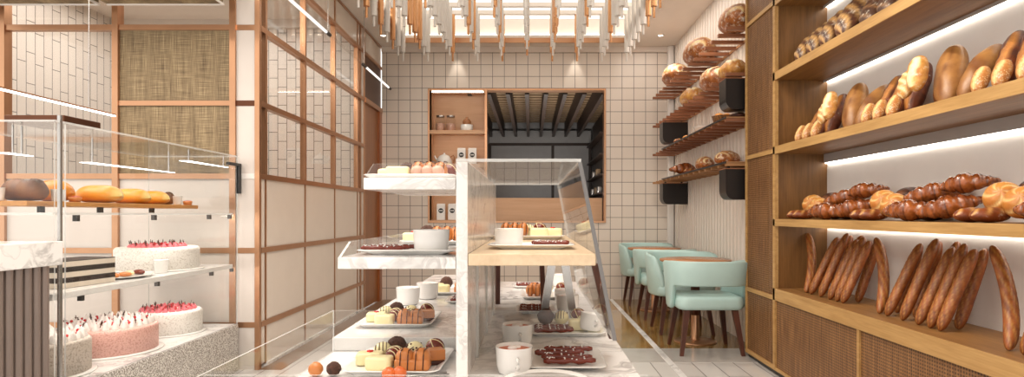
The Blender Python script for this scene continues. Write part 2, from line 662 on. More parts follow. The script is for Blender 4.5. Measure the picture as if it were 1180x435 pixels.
# ------------------------------------------------------------------ the room
CEIL = 3.39
YB = 8.14          # tiled back wall
XL, XR = -2.0, 1.93
YP = 4.48          # front of the glazed partition
ROWS = [0.33, 0.88, 1.43, 1.97, 2.53, 3.10]

# floor and its zones
struct('floor', MB().box(-6, 3.2, -2.6, 13.3, -0.12, 0.0), M['floortile'])
struct('trim_1', MB().box(-0.6, XR, 5.18, YB, 0.0, 0.004), M['herring'])
struct('trim_2', MB().box(-0.6, XR, 4.70, 5.18, 0.0, 0.004), M['greystone'])
struct('trim_3', MB().box(1.045, 1.095, 4.0, YB, 0.004, 0.008), M['whitestone'])
struct('trim_4', MB().box(XL, -1.84, YP, YB, 0.0, 0.004), M['taupe'])

# back wall with its two-part opening (shelf niche, pass-through)
OX0, OXM, OX1, OZ0, OZ1 = -1.37, -0.605, 0.99, 1.045, 2.82
w = MB()
w.box(-2.0, OX0, YB, YB + 0.14, 0, CEIL)
w.box(OX1, 2.2, YB, YB + 0.14, 0, CEIL)
w.box(OX0, OX1, YB, YB + 0.14, 0, OZ0)
w.box(OX0, OX1, YB, YB + 0.14, OZ1, CEIL)
struct('wall_back', w, M['backtile'])
w = MB()
for (a, b, c, d) in ((OX0 - .012, OX1 + .012, OZ1 - .012, OZ1 + .012), (OX0 - .012, OX1 + .012, OZ0 - .012, OZ0 + .012),
                     (OX0 - .012, OX0 + .012, OZ0 + .012, OZ1 - .012), (OX1 - .012, OX1 + .012, OZ0 + .012, OZ1 - .012),
                     (OXM - .015, OXM + .015, OZ0 + .012, OZ1 - .012)):
    w.box(a, b, YB - .015, YB + .14, c, d)
struct('trim_5', w, M['copper'])
w = MB()
w.box(-2.0, 1.93, YB - .03, YB, CEIL - .07, CEIL)
struct('trim_6', w, M['ceil'])

# room seen through the pass-through: dark, panelled
YR = 13.0
w = MB()
w.box(-1.8, 2.0, YR + .1, YR + .2, 0, 3.2)
w.box(-1.9, -1.8, YB + .14, YR + .2, 0, 3.2)
w.box(1.62, 1.72, YB + .14, YR + .2, 0, 3.2)
w.box(-1.8, 2.0, YB + .14, YR + .1, 3.2, 3.3)
struct('wall_rear_room', w, M['greypanel'])
struct('trim_7', MB().box(X(564, YR), X(681, YR), YR - .02, YR + .1, Z(165, YR), Z(151, YR)), M['greypanel'])
w = MB()
for px in (564, 637, 680):
    w.box(X(px, YR) - .03, X(px, YR) + .03, YR + .02, YR + .1, 0, Z(166, YR))
w.box(X(564, YR), X(680, YR), YR, YR + .1, Z(168, YR), Z(165, YR))
struct('trim_8', w, M['darkwood'])
d = sroot('door_1')
MB().box(X(565, YR) + .02, X(637, YR) - .03, YR + .04, YR + .08, 0.02, Z(168, YR)).build('door_panel', M['greypanel'], d)
MB().box(X(637, YR) + .03, X(680, YR) - .03, YR + .04, YR + .08, 0.02, Z(168, YR)).build('door_panel', M['greypanel'], d)
w = MB()
for i in range(20):
    y = 8.6 + i * 0.215
    w.box(-1.8, 1.6, y, y + 0.12, 3.08, 3.12)
struct('trim_9', w, M['midwood'])
for i in range(8):
    x = X(566 + 14.3 * i, 12.9)
    o = MB().box(x - .028, x + .028, 8.32, 12.9, 2.79, 3.075).build('hanging_ceiling_beam', M['darkwood'])
    tag(o, 'dark wooden ceiling blade behind the opening, %s from the left' % ORD[i], 'beam', 'dark blades in the rear room')
struct('trim_10', MB().box(-0.59, 0.97, 8.30, 8.36, 0.95, 1.37), M['niche'])
# shelf of dark goods on the right side of the rear room
t = thing('dark_bottle_shelf', 'dark tall shelf unit along right side of the rear room', 'shelf', (1.28, 10.4, 0))
MB().box(0.02, 0.30, 0, 2.5, 0.0, 3.0).build('back_panel', M['darkwood'], t)
SHZ = (1.5, 1.83, 2.18, 2.55)
for z in SHZ:
    MB().box(-0.10, 0.02, 0.05, 2.5, z, z + .025).build('shelf_board', M['darkwood'], t)
for k, (y, z) in enumerate([(10.9, 0), (11.4, 0), (12.0, 0), (11.1, 1), (11.8, 1)]):
    o = MB().rbox(1.19, 1.285, y, y + .13, SHZ[z] + .0255, SHZ[z] + .15, .02).build('storage_tin', M['midwood' if k % 2 else 'steel'])
    tag(o, 'small tin on the dark rear shelf, %s' % ['lower board, nearest', 'lower board, middle', 'lower board, deepest', 'second board, nearer', 'second board, deeper'][k], 'tin', 'tins on the rear shelf')

# shelf niche in the back wall
t = sroot('trim_11')
n0, n1 = OX0 + .012, OXM - .015
MB().box(n0, n1, YB + .30, YB + .32, OZ0, OZ1).build('niche_back', M['niche'], t)
w = MB()
w.box(n0 - .01, n0, YB + .0, YB + .3, OZ0 + .012, OZ1 - .012)
w.box(n1, n1 + .01, YB + .14, YB + .3, OZ0 + .012, OZ1 - .012)
w.box(n0, n1, YB + .14, YB + .3, OZ1 - .02, OZ1)
w.box(n0, n1, YB + .0, YB + .3, OZ0 + .012, OZ0 + .025)
w.build('niche_lining', M['niche'], t)
NZ = [Z(150, YB), Z(189, YB)]
for z in NZ:
    MB().box(n0, n1, YB + .01, YB + .3, z - .03, z).build('niche_shelf', M['niche'], t)
w = MB()
for z in (NZ[0] - .03, NZ[1] - .03, OZ1 - .02):
    w.box(n0 + .02, n1 - .02, YB + .035, YB + .05, z - .008, z - .0005)
w.build('light_strip', M['led'], t)
w = MB()
for z in (NZ[0] - .03, NZ[1] - .03):
    w.box(n0, n1, YB + .005, YB + .01, z - .02, z + .03)
w.build('shelf_lip', M['niche'], t)

# right wall: upright flutes
w = MB()
w.box(XR, XR + .15, 4.6, YB, 0, CEIL)
k = 0
while 4.62 + .098 * k < YB - .08:
    y = 4.62 + .098 * k
    w.hexa([(XR - .02, y + .010, 0), (XR, y, 0), (XR, y + .074, 0), (XR - .02, y + .064, 0)], [(XR - .02, y + .010, CEIL), (XR, y, CEIL), (XR, y + .074, CEIL), (XR - .02, y + .064, CEIL)])
    k += 1
struct('wall_right', w, M['paint'])
struct('wall_right_front', MB().box(2.2, 2.3, -2.6, 4.9, 0, CEIL), M['paint'])
struct('trim_12', MB().box(1.82, 1.90, 8.06, YB, 0, CEIL), M['white'], None, 0.015)

# ceiling with the recessed coffer
CX0, CX1, CY0, CY1, CZ = -1.68, 1.25, 4.2, 7.93, 3.73
w = MB()
w.box(-6, CX0, -2.6, YB + .1, CEIL, CEIL + .1)
w.box(CX1, 3.0, -2.6, YB + .1, CEIL, CEIL + .1)
w.box(CX0, CX1, -2.6, CY0, CEIL, CEIL + .1)
w.box(CX0, CX1, CY1, YB + .1, CEIL, CEIL + .1)
w.box(CX0 - .2, CX1 + .2, CY0 - .2, CY1 + .2, CZ + .01, CZ + .05)
w.box(CX0 - .2, CX0 - .12, CY0 - .2, CY1 + .2, CEIL + .1, CZ)
w.box(CX1 + .12, CX1 + .2, CY0 - .2, CY1 + .2, CEIL + .1, CZ)
w.box(CX0 - .12, CX1 + .12, CY0 - .2, CY0 - .12, CEIL + .1, CZ)
w.box(CX0 - .12, CX1 + .12, CY1 + .10, CY1 + .2, CEIL + .1, CZ)
struct('ceiling', w, M['ceil'])
o = MB().box(CX0 - .11, CX1 + .11, CY0 - .11, CY1 + .09, CZ, CZ + .009).build('luminous_ceiling_panel', M['skylit'])
tag(o, 'glowing cream ceiling panel inside the recess above the rods', 'light')
w = MB()
w.box(CX0, CX1, CY1 - .02, CY1, CEIL - .005, CEIL + .06)
w.box(CX0, CX1, CY0, CY0 + .02, CEIL - .005, CEIL + .06)
w.box(CX0, CX0 + .02, CY0 + .02, CY1 - .02, CEIL - .005, CEIL + .06)
w.box(CX1 - .02, CX1, CY0 + .02, CY1 - .02, CEIL - .005, CEIL + .06)
struct('trim_13', w, M['copper'])
w = MB()
w.box(CX0, CX1, CY1 + .02, CY1 + .06, CEIL + .10, CEIL + .115)
w.box(CX0, CX1, CY0 - .06, CY0 - .02, CEIL + .10, CEIL + .115)
w.box(CX0 - .06, CX0 - .02, CY0, CY1, CEIL + .10, CEIL + .115)
w.box(CX1 + .02, CX1 + .06, CY0, CY1, CEIL + .10, CEIL + .115)
o = w.build('cove_light', M['ledcove'])
tag(o, 'warm light strip hidden around the ceiling recess edge', 'light')

# coffer bars and hanging rods
RX = [-0.048 + .315 * k for k in range(-5, 5)]
RY = [7.70 - .285 * r for r in range(8)]
w = MB()
for r, y in enumerate(RY):
    w.box(CX0 - .1, CX1 + .1, y - .025, y + .025, CZ - .05, CZ)
struct('trim_14', w, M['ceil'])
COPPER = {(-3, 0), (-1, 0), (1, 0), (2, 0), (0, 1), (-5, 2), (-4, 2), (-2, 2), (-4, 3), (-1, 3), (1, 3), (3, 3), (-5, 4), (-4, 4), (-2, 4), (1, 4),
          (1, 5), (2, 5), (4, 5), (-5, 6), (-1, 6), (4, 6), (-3, 7), (4, 7)}
TUBE = {k: MB().cyl((0, 0, 0.11), (0, 0, CZ - .05 - 3.09), .031, n=14).mesh('tube', M[m]) for k, m in ((0, 'rodwhite'), (1, 'rodcopper'))}
TIP = {k: MB().cyl((0, 0, 0), (0, 0, .108), .0125, n=10).mesh('tip', M[m]) for k, m in ((0, 'rodwhite'), (1, 'rodcopper'))}
ROWN = ['the row nearest the tiled wall', 'the second row from the tiled wall', 'the third row from the tiled wall', 'the fourth row from the tiled wall',
        'the fifth row from the tiled wall', 'the sixth row from the tiled wall', 'the seventh row from the tiled wall', 'the eighth row from the tiled wall']
for r, y in enumerate(RY):
    for i, x in enumerate(RX):
        k = i - 5
        if (k, r) == (0, 0):
            continue
        c = 1 if (k, r) in COPPER else 0
        t = thing('hanging_rod', '%s ceiling rod, %s from left in %s' % (('copper', 'white')[1 - c], ORD[i], ROWN[r]), 'ceiling rod', (x, y, 3.09), 0, 'rods hanging from the lit ceiling recess')
        obj('tube', TUBE[c], t)
        obj('tip', TIP[c], t)

# downlights
DL_RIM = MB().lathe([(.034, 0), (.046, 0), (.048, -.006), (.034, -.008), (.030, 0)], n=24).mesh('rim', M['white'])
DL_LENS = MB().lathe([(.001, -.003), (.031, -.003)], n=20).mesh('lens', M['lamp'])
for (x, y, lab) in ((1.62, 7.6, 'small round recessed downlight by the fluted wall, nearest the tiled wall'), (1.62, 6.2, 'small round recessed downlight by the fluted wall, second from the tiled wall'),
                    (-1.85, 7.6, 'small round recessed downlight above the copper grid partition')):
    t = thing('ceiling_downlight', lab, 'downlight', (x, y, CEIL), 0, 'recessed downlights')
    obj('rim', DL_RIM, t)
    obj('lens', DL_LENS, t)

# ------------------------------------------------------------------ kitchen behind the partition
struct('wall_kitchen_back', MB().box(-4.9, XL - .06, 7.05, 7.15, 0, CEIL), M['kittile'])
struct('wall_kitchen_left', MB().box(-4.9, -4.8, YP, 7.05, 0, CEIL), M['kittileside'])
struct('trim_15', MB().box(-4.8, XL - .06, 6.98, 7.05, 3.30, CEIL), M['white'])

# frontal glazed partition (plane y = YP)
def bars(name, boxes, m):
    w = MB()
    for b in boxes:
        w.box(*b)
    return struct(name, w, m)


PX = [-3.90, -3.065, -2.20]
b = []
for z in ROWS:
    if z == 1.97:
        b.append((-3.045, -2.19, YP, YP + .05, z - .018, z + .018))
    else:
        b.append((-4.8, -2.19, YP, YP + .05, z - .02, z + .02))
for x in PX:
    b.append((x - .022, x + .022, YP - .01, YP + .06, 0, CEIL))
bars('trim_16', b, M['copper'])
t = sroot('window_1')
def pane(p, x0, x1, z0, z1, y, m='glassfog'):
    MB().box(x0, x1, y, y + .006, z0, z1).build('pane', M[m], p)
pane(t, -3.88, -3.087, 1.45, 2.51, YP + .025)
pane(t, -3.88, -3.087, 2.55, 3.08, YP + .025)
pane(t, -3.043, -2.222, 2.55, 3.08, YP + .025)
t = sroot('wall_partition_front')
for (x0, x1) in ((-4.8, -3.922), (-3.878, -3.087), (-3.043, -2.222)):
    for (z0, z1) in ((0.0, .31), (.35, .86), (.90, 1.41)):
        MB().box(x0, x1, YP + .015, YP + .04, z0, z1).build('panel', M['panelgrey'], t)
for (z0, z1) in ((1.45, 1.952), (1.988, 2.51)):
    MB().box(-3.043, -2.222, YP + .015, YP + .04, z0, z1).build('woven_panel', M['linen'], t)
MB().box(-4.8, -3.922, YP + .015, YP + .04, 1.45, CEIL).build('wood_panel', M['niche'], t)
# corner column
t = sroot('wall_column')
for (z0, z1) in ((0, .31), (.35, .86), (.90, 1.41), (1.45, 1.952), (1.988, 2.51), (2.55, 3.08), (3.12, CEIL)):
    MB().box(-2.178, -2.06, YP + .01, YP + .12, z0, z1).box(-2.06, -2.035, YP + .01, YP + .02, z0, z1).build('panel', M['panelgrey'], t)
for i, z in enumerate(ROWS):
    MB().box(-2.178, -2.035, YP + .005, YP + .12, z - .02, z + .02).build('band', M['copperdark' if i == 3 else ('white' if i == 2 else 'copper')], t)
MB().box(-2.035, -2.0, YP - .01, YP + .025, 0, CEIL).build('corner_post', M['copper'], t)

# aisle side of the partition (plane x = XL)
YS = [4.60, 5.405, 6.22, 7.035]
b = []
for z in ROWS:
    b.append((XL - .05, XL, YP + .03, 7.30, z - .02, z + .02))
for y in YS:
    b.append((XL - .05, XL - .003, y - .016, y + .016, 1.41, CEIL))
    b.append((XL - .05, XL - .006, y - .009, y + .009, 0.02, 1.41))
b += [(XL - .05, XL - .003, 7.14, 7.17, .02, CEIL), (XL - .05, XL, 7.29, 7.33, 0, CEIL)]
b.append((XL - .05, XL, 7.33, YB, ROWS[5] - .02, ROWS[5] + .02))
b.append((XL - .06, XL + .01, 7.33, YB, ROWS[4] - .03, ROWS[4] + .03))
b.append((XL - .05, XL + .004, YP + .03, YB, CEIL - .02, CEIL))
bars('trim_17', b, M['copper'])
t = sroot('window_2')
ED = [YP + .01] + YS + [7.14]
for i in range(len(ED) - 1):
    for (z0, z1) in ((1.45, 1.95), (1.99, 2.51), (2.55, 3.08)):
        MB().box(XL - .03, XL - .024, ED[i] + .02, ED[i + 1] - .02, z0, z1).build('pane', M['glassfog'], t)
t = sroot('wall_left')
for i in range(len(ED) - 1):
    for (z0, z1) in ((0.03, .31), (.35, .86), (.90, 1.41)):
        MB().box(XL - .04, XL - .012, ED[i] + .017, ED[i + 1] - .017, z0, z1).build('panel', M['panel'], t)
    MB().box(XL - .04, XL - .012, ED[i] + .017, ED[i + 1] - .017, 3.12, CEIL - .02).build('panel', M['panel'], t)
MB().box(XL - .04, XL - .012, 7.17, 7.29, 0.03, CEIL - .02).build('panel', M['panelgrey'], t)
MB().box(XL - .04, XL - .012, 7.33, YB, 3.12, CEIL - .02).build('panel', M['panel'], t)
MB().box(XL - .04, XL - .012, 7.33, YB, ROWS[4] + .03, ROWS[5] - .02).build('dark_panel', M['copperdark'], t)
struct('baseboard_left', MB().box(XL - .05, XL + .008, YP + .12, 7.3, 0, .028), M['whitestone'])
d = sroot('door_2')
MB().box(XL - .05, XL - .02, 7.34, 7.98, 0.01, ROWS[4] - .03).build('door_leaf', M['doorwood'], d)
MB().box(XL - .05, XL + .012, 7.98, 8.10, 0.0, ROWS[4] - .03).build('door_jamb', M['jambwood'], d)

# woven box lampshades hanging at the top left
for (x0, x1, lab) in ((X(-60, 4.35), X(114, 4.35), 'woven linen ceiling shade at the top left corner, left of the two'), (X(118.5, 4.35), X(257, 4.35), 'woven linen ceiling shade above the linen panels, right of the two')):
    xm = (x0 + x1) / 2
    h = (x1 - x0) / 2
    zs = Z(4.6, 4.35)
    t = thing('hanging_linen_shade', lab, 'lampshade', (xm, 3.9, zs), 0, 'woven shades hanging top left')
    MB().hexa([(-h + .03, 0, 0), (h, 0, 0), (h, .445, 0), (-h + .03, .445, 0)], [(-h, -.03, .26), (h + .010, -.03, .26), (h + .010, .475, .26), (-h, .475, .26)]).build('shade', M['linen'], t)
    MB().box(-h + .03, h, .445, .453, -.010, .004).box(h, h + .008, 0, .453, -.010, .004).box(-h + .03, h, -.008, 0, -.010, .004).build('bottom_rim', M['white'], t)
    MB().cyl((0, .2, .26), (0, .2, CEIL - zs), .008).build('stem', M['steel'], t)

# acrylic light tube along the partition
t = thing('hanging_tube_light', 'clear white tube light running under the ceiling along copper grid', 'light', (-1.83, 6.0, 2.78))
for (a, b_, m) in ((-1.9, -.55, 'acrylic'), (-.50, .62, 'glassfog'), (.70, 1.84, 'acrylic')):
    MB().cyl((0, a, 0), (0, b_, 0), .013).build('tube', M[m], t)
for y in (-.525, .66, 1.85):
    MB().cyl((0, y - .05, 0), (0, y + .05, 0), .017).build('connector', M['black'], t)
for y in (-.525, .66):
    MB().cyl((0, y, .015), (0, y, CEIL - 2.78), .003).build('wire', M['steel'], t)

# ------------------------------------------------------------------ oak bread wall on the right
XC, XCB = 1.735, 2.105
t = thing('bread_cabinet', 'tall golden oak bread wall with lit shelves and woven cane doors', 'cabinet', (XC, 4.9, 0))
def L(x0, x1, y0, y1, z0, z1):       # world to cabinet coordinates
    return (x0 - XC, x1 - XC, y0 - 4.9, y1 - 4.9, z0, z1)
YN, YE = 4.32, 1.2
BZ = [(.539, .623), (1.066, 1.115), (1.576, 1.63), (2.10, 2.156), (2.63, 2.69)]
for i, (z0, z1) in enumerate(BZ):
    ya = 4.9
    MB().box(*L(XC, XCB, YE, YN, z0, z1)).build('shelf_board', M['oakshelf'], t)
    MB().box(*L(XC - .008, XC, YE, YN + .02, z0, z1)).build('shelf_edge', M['oakedge'], t)
MB().box(*L(XC, XCB, YN, YN + .02, 0.04, 3.3)).build('side_panel', M['oak'], t)
MB().box(*L(XC, XCB, 4.88, 4.9, 0.04, 3.3)).build('side_panel', M['oak'], t)
MB().box(*L(XCB, XCB + .03, YE, YN, .6, 3.3)).build('back_panel', M['white'], t)
MB().box(*L(XCB, XCB + .03, YN + .02, 4.88, .04, 3.3)).build('back_panel', M['oak'], t)
MB().box(*L(XC, XCB, YE, 4.9, 3.3, 3.34)).build('top_board', M['oak'], t)
MB().box(*L(XC + .02, XCB, YE, 4.9, 0.0, .04)).build('plinth', M['blackmat'], t)
w = MB()
w.box(*L(XC - .008, XC + .02, YN - .012, YN + .022, .04, 3.3))
w.box(*L(XC - .008, XC + .02, 4.878, 4.90, .04, 3.3))
for z in (.551, 1.60, 2.66, .055, 3.285):
    w.box(*L(XC - .008, XC + .02, YN + .022, 4.878, z - .015, z + .015))
w.build('end_frame', M['oakedge'], t)
for (z0, z1) in ((.07, .536), (.566, 1.585), (1.615, 2.645), (2.675, 3.27)):
    MB().box(*L(XC + .004, XC + .008, YN + .022, 4.878, z0, z1)).build('cane_screen', M['canesee'], t)
for z in (.566, 1.60, 2.66):
    MB().box(*L(XC + .02, XCB, YN + .02, 4.88, z - .014, z)).build('inner_shelf', M['oak'], t)
for k, (y0, y1) in enumerate(((3.225, YN - .014), (2.10, 3.205), (1.2, 2.08))):
    d = MB().box(*L(XC + .006, XC + .02, y0, y1, .06, .535)).build('door', M['cane'], t)
    w = MB()
    w.box(*L(XC - .006, XC + .02, y0 - .02, y0, .04, .539))
    w.box(*L(XC - .006, XC + .02, y0, y1, .04, .06))
    w.build('door_frame', M['oakedge'], d)
w = MB()
for (z, dz) in ((2.63, 0), (2.10, 0), (1.576, .055), (1.066, 0)):
    w.box(*L(XCB - .018, XCB - .004, YE + .05, YN - .01, z - dz - .012, z - dz))
w.build('light_strip', M['led'], t)
w = MB()
w.box(*L(XCB - .026, XCB - .02, YE + .05, YN - .005, 1.576 - .062, 1.576))
for z in (2.63, 2.10):
    w.box(*L(XCB - .03, XCB - .02, YE + .05, YN - .005, z - .016, z))
w.build('light_valance', M['greydish'], t)

# vases behind the cane screens
VASE = MB().lathe([(.001, 0), (.035, 0), (.052, .05), (.055, .12), (.045, .19), (.028, .235), (.030, .25), (.024, .25), (.022, .2), (.001, .2)], n=24).mesh('vase', M['china'])
for (z, lab) in ((.568, 'white vase behind the lower cane screen of the oak bread wall'), (1.602, 'white vase holding green leaves behind the cane screen'), (2.662, 'white vase behind the top cane screen near the ceiling')):
    o = single('white_vase', VASE, lab, 'vase', 'vases behind the cane screens', (1.84, 4.52, z))
t = thing('leafy_stems', 'green blade leaves standing in the white vase behind cane', 'plant', (1.84, 4.52, 1.805))
leafm = plain('green_leaf', srgb(58, 92, 48), 0.4, var=0.25, scale=20)
for k in range(9):
    a = k * 2.4
    ln = .34 + .22 * random.random()
    sp = .05 + .03 * random.random()
    pts_l, pts_r = [], []
    vs, fs = [], []
    for i in range(9):
        u = i / 8
        rad = .008 + sp * u * u * 1.3
        wd = .016 * math.sin(PI * min(1, .12 + .88 * u)) + .001
        cx, cy, cz = rad * math.cos(a), rad * math.sin(a), ln * u
        for s_ in (-1, 1):
            for th in (0, .0015):
                vs.append((cx - math.sin(a) * wd * s_, cy + math.cos(a) * wd * s_, cz + th))
    for i in range(8):
        q = 4 * i
        fs += [(q, q + 2, q + 6, q + 4), (q + 1, q + 5, q + 7, q + 3), (q, q + 4, q + 5, q + 1), (q + 2, q + 3, q + 7, q + 6)]
    MB().add(vs, fs, 0, True).build('leaf', leafm, t)
# ------------------------------------------------------------------ central island
CT, ST = 0.75, 0.79         # counter top, raised slab top on the left
SPX0, SPX1 = -0.18, -0.152  # the upright spine
def gpane(name, p, b4, t4, lab=None):
    """glass sheet between a bottom and top quad; rim faces use the polished edge"""
    o = MB().hexa(b4, t4).build(name, [M['glass'], M['edge']], p)
    ar = sorted([(f.area, f.index) for f in o.data.polygons])
    for a, i in ar[:4]:
        o.data.polygons[i].material_index = 1
    if lab:
        o['label'] = lab
    return o


def gbox(name, p, x0, x1, y0, y1, z0, z1):
    return gpane(name, p, [(x0, y0, z0), (x1, y0, z0), (x1, y1, z0), (x0, y1, z0)], [(x0, y0, z1), (x1, y0, z1), (x1, y1, z1), (x0, y1, z1)])


isl = thing('display_island', 'white marble chocolate display island with glass guards and tiered trays', 'display counter', (0, 0, 0))
w = MB()
w.box(-.58, .27, .9, 1.77, CT - .04, CT)
w.box(-.58, .27, 1.77, 3.6, CT - .04, CT)
w.build('countertop', M['marble'], isl, .003)
MB().box(-.55, .24, .93, 3.57, .06, CT - .04).build('body', M['marble'], isl)
MB().box(-.52, .21, .96, 3.54, 0.0, .06).build('plinth', M['blackmat'], isl)
MB().box(-.58, SPX0 - .002, 1.77, 3.6, CT + .0005, ST).build('raised_slab', M['marble'], isl, .003)
MB().box(SPX0, SPX1, 1.456, 2.62, CT, 1.275).build('spine', M['marblespine'], isl, .002)
for y in (1.70, 2.05, 2.40):
    MB().box(SPX1, SPX1 + .006, y - .012, y + .012, CT, 1.06 - .03).build('spine_seam', M['edge'], isl)
# left tiers
T2, T1 = 1.046, 1.237
MB().box(-.464, SPX0 - .001, 1.456, 2.62, T2 - .028, T2).build('middle_tray', M['marble'], isl, .002)
MB().box(-.402, SPX0 - .001, 1.456, 1.95, T1 - .028, T1).build('top_tray', M['marble'], isl, .002)
# right tier
MB().box(SPX1 + .001, .155, 1.456, 2.78, 1.026, 1.054).build('wooden_shelf', M['palewood'], isl, .002)
w = MB()
for (x0, x1, y) in ((-.145, -.15, 2.70), (.045, .055, 2.70)):
    w = MB()
    w.hexa([(x1 - .012, y - .012, CT), (x1 + .012, y - .012, CT), (x1 + .012, y + .012, CT), (x1 - .012, y + .012, CT)],
           [(x0 - .009, y - .012, 1.026), (x0 + .009, y - .012, 1.026), (x0 + .009, y + .012, 1.026), (x0 - .009, y + .012, 1.026)])
    w.build('leg_or_reflection', M['walnut'], isl)
for sgn in (-1, 1):
    a, b = .105 + .015 * sgn, .105 + .058 * sgn
    MB().hexa([(b - .014, 2.32, CT), (b + .014, 2.32, CT), (b + .014, 2.36, CT), (b - .014, 2.36, CT)],
              [(a - .016, 2.32, 1.026), (a + .016, 2.32, 1.026), (a + .016, 2.36, 1.026), (a - .016, 2.36, 1.026)]).build('leg_or_reflection', M['steel'], isl)
MB().hexa([(.219, 1.70, .80), (.228, 1.70, .80), (.228, 1.73, .80), (.219, 1.73, .80)],
          [(.15, 1.50, 1.026), (.17, 1.50, 1.026), (.17, 1.53, 1.026), (.15, 1.53, 1.026)]).build('leg_or_reflection', M['walnut'], isl)  # brown strip stands in for wood reflected in the sloping pane's edge
# guards
gbox('glass_guard', isl, -.576, -.572, .98, 1.765, CT + .0005, .87)
gbox('glass_guard', isl, -.572, .262, 1.761, 1.765, CT + .0005, .87)
gbox('glass_guard', isl, -.572, .205, 1.06, 1.064, CT + .0005, .868)
gpane('glass_guard', isl, [(-.462, 1.456, T2), (-.456, 1.456, T2), (-.456, 2.62, T2), (-.462, 2.62, T2)], [(-.450, 1.50, T2 + .036), (-.444, 1.50, T2 + .036), (-.444, 2.62, T2 + .036), (-.450, 2.62, T2 + .036)])
gpane('glass_guard', isl, [(-.400, 1.458, T1), (SPX0 - .002, 1.458, T1), (SPX0 - .002, 1.463, T1), (-.400, 1.463, T1)], [(-.379, 1.458, T1 + .034), (SPX0 - .002, 1.458, T1 + .034), (SPX0 - .002, 1.463, T1 + .034), (-.379, 1.463, T1 + .034)])
gbox('glass_top', isl, SPX0, .120, 1.456, 2.62, 1.2755, 1.283)
# sloping customer-side pane, seen almost edge on
b4 = [(.196, 1.456, .846), (.206, 1.456, .846), (.206, 2.62, .846), (.196, 2.62, .846)]
t4 = [(.112, 1.456, 1.274), (.122, 1.456, 1.274), (.122, 2.62, 1.274), (.112, 2.62, 1.274)]
o = MB().hexa(b4, t4).build('sloping_glass', [M['glass'], M['edge'], M['edgedark']], isl)
for f in o.data.polygons:
    if f.normal.y < -.8:
        f.material_index = 2
    elif f.area < .03:
        f.material_index = 1

# ------------------------------------------------------------------ food protos for the island
PLATE = MB().rbox(-.130, .130, -.14, .14, 0, .006, .03)
_p = MB().rbox(-.118, .118, -.128, .128, 0, .004, .03)
w = MB()
w.rbox(-.10, .10, -.11, .11, 0, .005, .03)
# shallow square dish: rounded square profile rings
def dish(hx, hy, h, r=.03, lip=.02):
    w = MB()
    rings = []
    for (ins, z) in ((lip + .002, 0), (lip, .002), (.004, h - .002), (0, h), (.003, h + .0015), (.008, h), (lip + .004, .006)):
        pts = []
        for (cx, cy, a0) in ((hx - r, hy - r, 0), (-hx + r, hy - r, 90), (-hx + r, -hy + r, 180), (hx - r, -hy + r, 270)):
            for k in range(6):
                a = R(a0 + 18 * k)
                rr = r
                px, py = cx + rr * math.cos(a), cy + rr * math.sin(a)
                s = 1 - ins / min(hx, hy)
                pts.append((px * s, py * s, z))
        rings.append(pts)
    n = len(rings[0])
    vs = [p for rg in rings for p in rg]
    fs = [(i * n + j, i * n + (j + 1) % n, (i + 1) * n + (j + 1) % n, (i + 1) * n + j) for i in range(len(rings) - 1) for j in range(n)]
    w.add(vs, fs, 0, True)
    w.add(rings[0], [tuple(reversed(range(n)))], 0)
    w.add(rings[-1], [tuple(range(n))], 0)
    return w


DISH = dish(.135, .15, .014).mesh('square_dish', M['china'])
DISHW = dish(.13, .075, .012, .02).mesh('oblong_dish', M['china'])
PH = .0065


def spiral(r, turns, n=40, wob=0.0):
    pts = []
    for i in range(n):
        u = i / (n - 1)
        th = PI * (.12 + .76 * u)
        a = 2 * PI * turns * u + wob
        pts.append((r * math.sin(th) * math.cos(a), r * math.sin(th) * math.sin(a), r + r * math.cos(th)))
    return pts


def ringline(r, tilt, a0, n=22):
    m = Euler((tilt, 0, a0)).to_matrix()
    return [Vector((0, 0, r)) + m @ Vector((r * math.cos(2 * PI * k / n), r * math.sin(2 * PI * k / n), 0)) for k in range(n)]


def nut_mesh(r):
    w = MB().ball((0, 0, r), r, nu=28, nv=18)
    w.v = [tuple(Vector((0, 0, r)) + (Vector(p) - Vector((0, 0, r))) * (1 + .09 * noise.noise(Vector(p) * 160))) for p in w.v]
    return w


tr = .0275
CH = {}
CH['nut'] = ('chocolate_truffle', nut_mesh(tr * 1.05).mesh('truffle', M['choc_n']), [])
CH['ball'] = ('chocolate_truffle', MB().ball((0, 0, tr), tr, nu=24, nv=14).mesh('truffle', M['choc_r']),
              [('drizzle', sum_m) for sum_m in [MB().tube(ringline(tr, .5, .3), .0013, 5, 0, True).tube(ringline(tr, 1.1, 1.4), .0013, 5, 0, True).tube(ringline(tr, 1.2, 2.6), .0013, 5, 0, True).mesh('drizzle', M['choc_w'])]])
w = MB()
for k in range(26):
    u = random.uniform(.1, 1)
    a = random.uniform(0, 2 * PI)
    th = math.acos(1 - 1.4 * u)
    d = Vector((math.sin(th) * math.cos(a), math.sin(th) * math.sin(a), math.cos(th)))
    c = Vector((0, 0, tr * .95)) + d * tr * .95
    w.ball(c, .0034, .0034, .0026, 7, 5)
CH['dot'] = ('chocolate_truffle', MB().ball((0, 0, tr * .95), tr * .95, nu=24, nv=14).mesh('truffle', M['choc_w']), [('chocolate_dots', w.mesh('chocolate_dots', M['choc_d']))])


def stripes(rx, ry, rz, n, mat):
    w = MB()
    for k in range(n):
        x = -rx * .75 + 1.5 * rx * k / (n - 1)
        s = math.sqrt(max(0, 1 - (x / rx) ** 2)) * 1.01
        w.tube([(x + .004 * math.cos(t), ry * s * math.cos(t), rz + rz * s * math.sin(t)) for t in [PI * j / 10 for j in range(11)]], .0014, 5)
    return w.mesh('drizzle', mat)


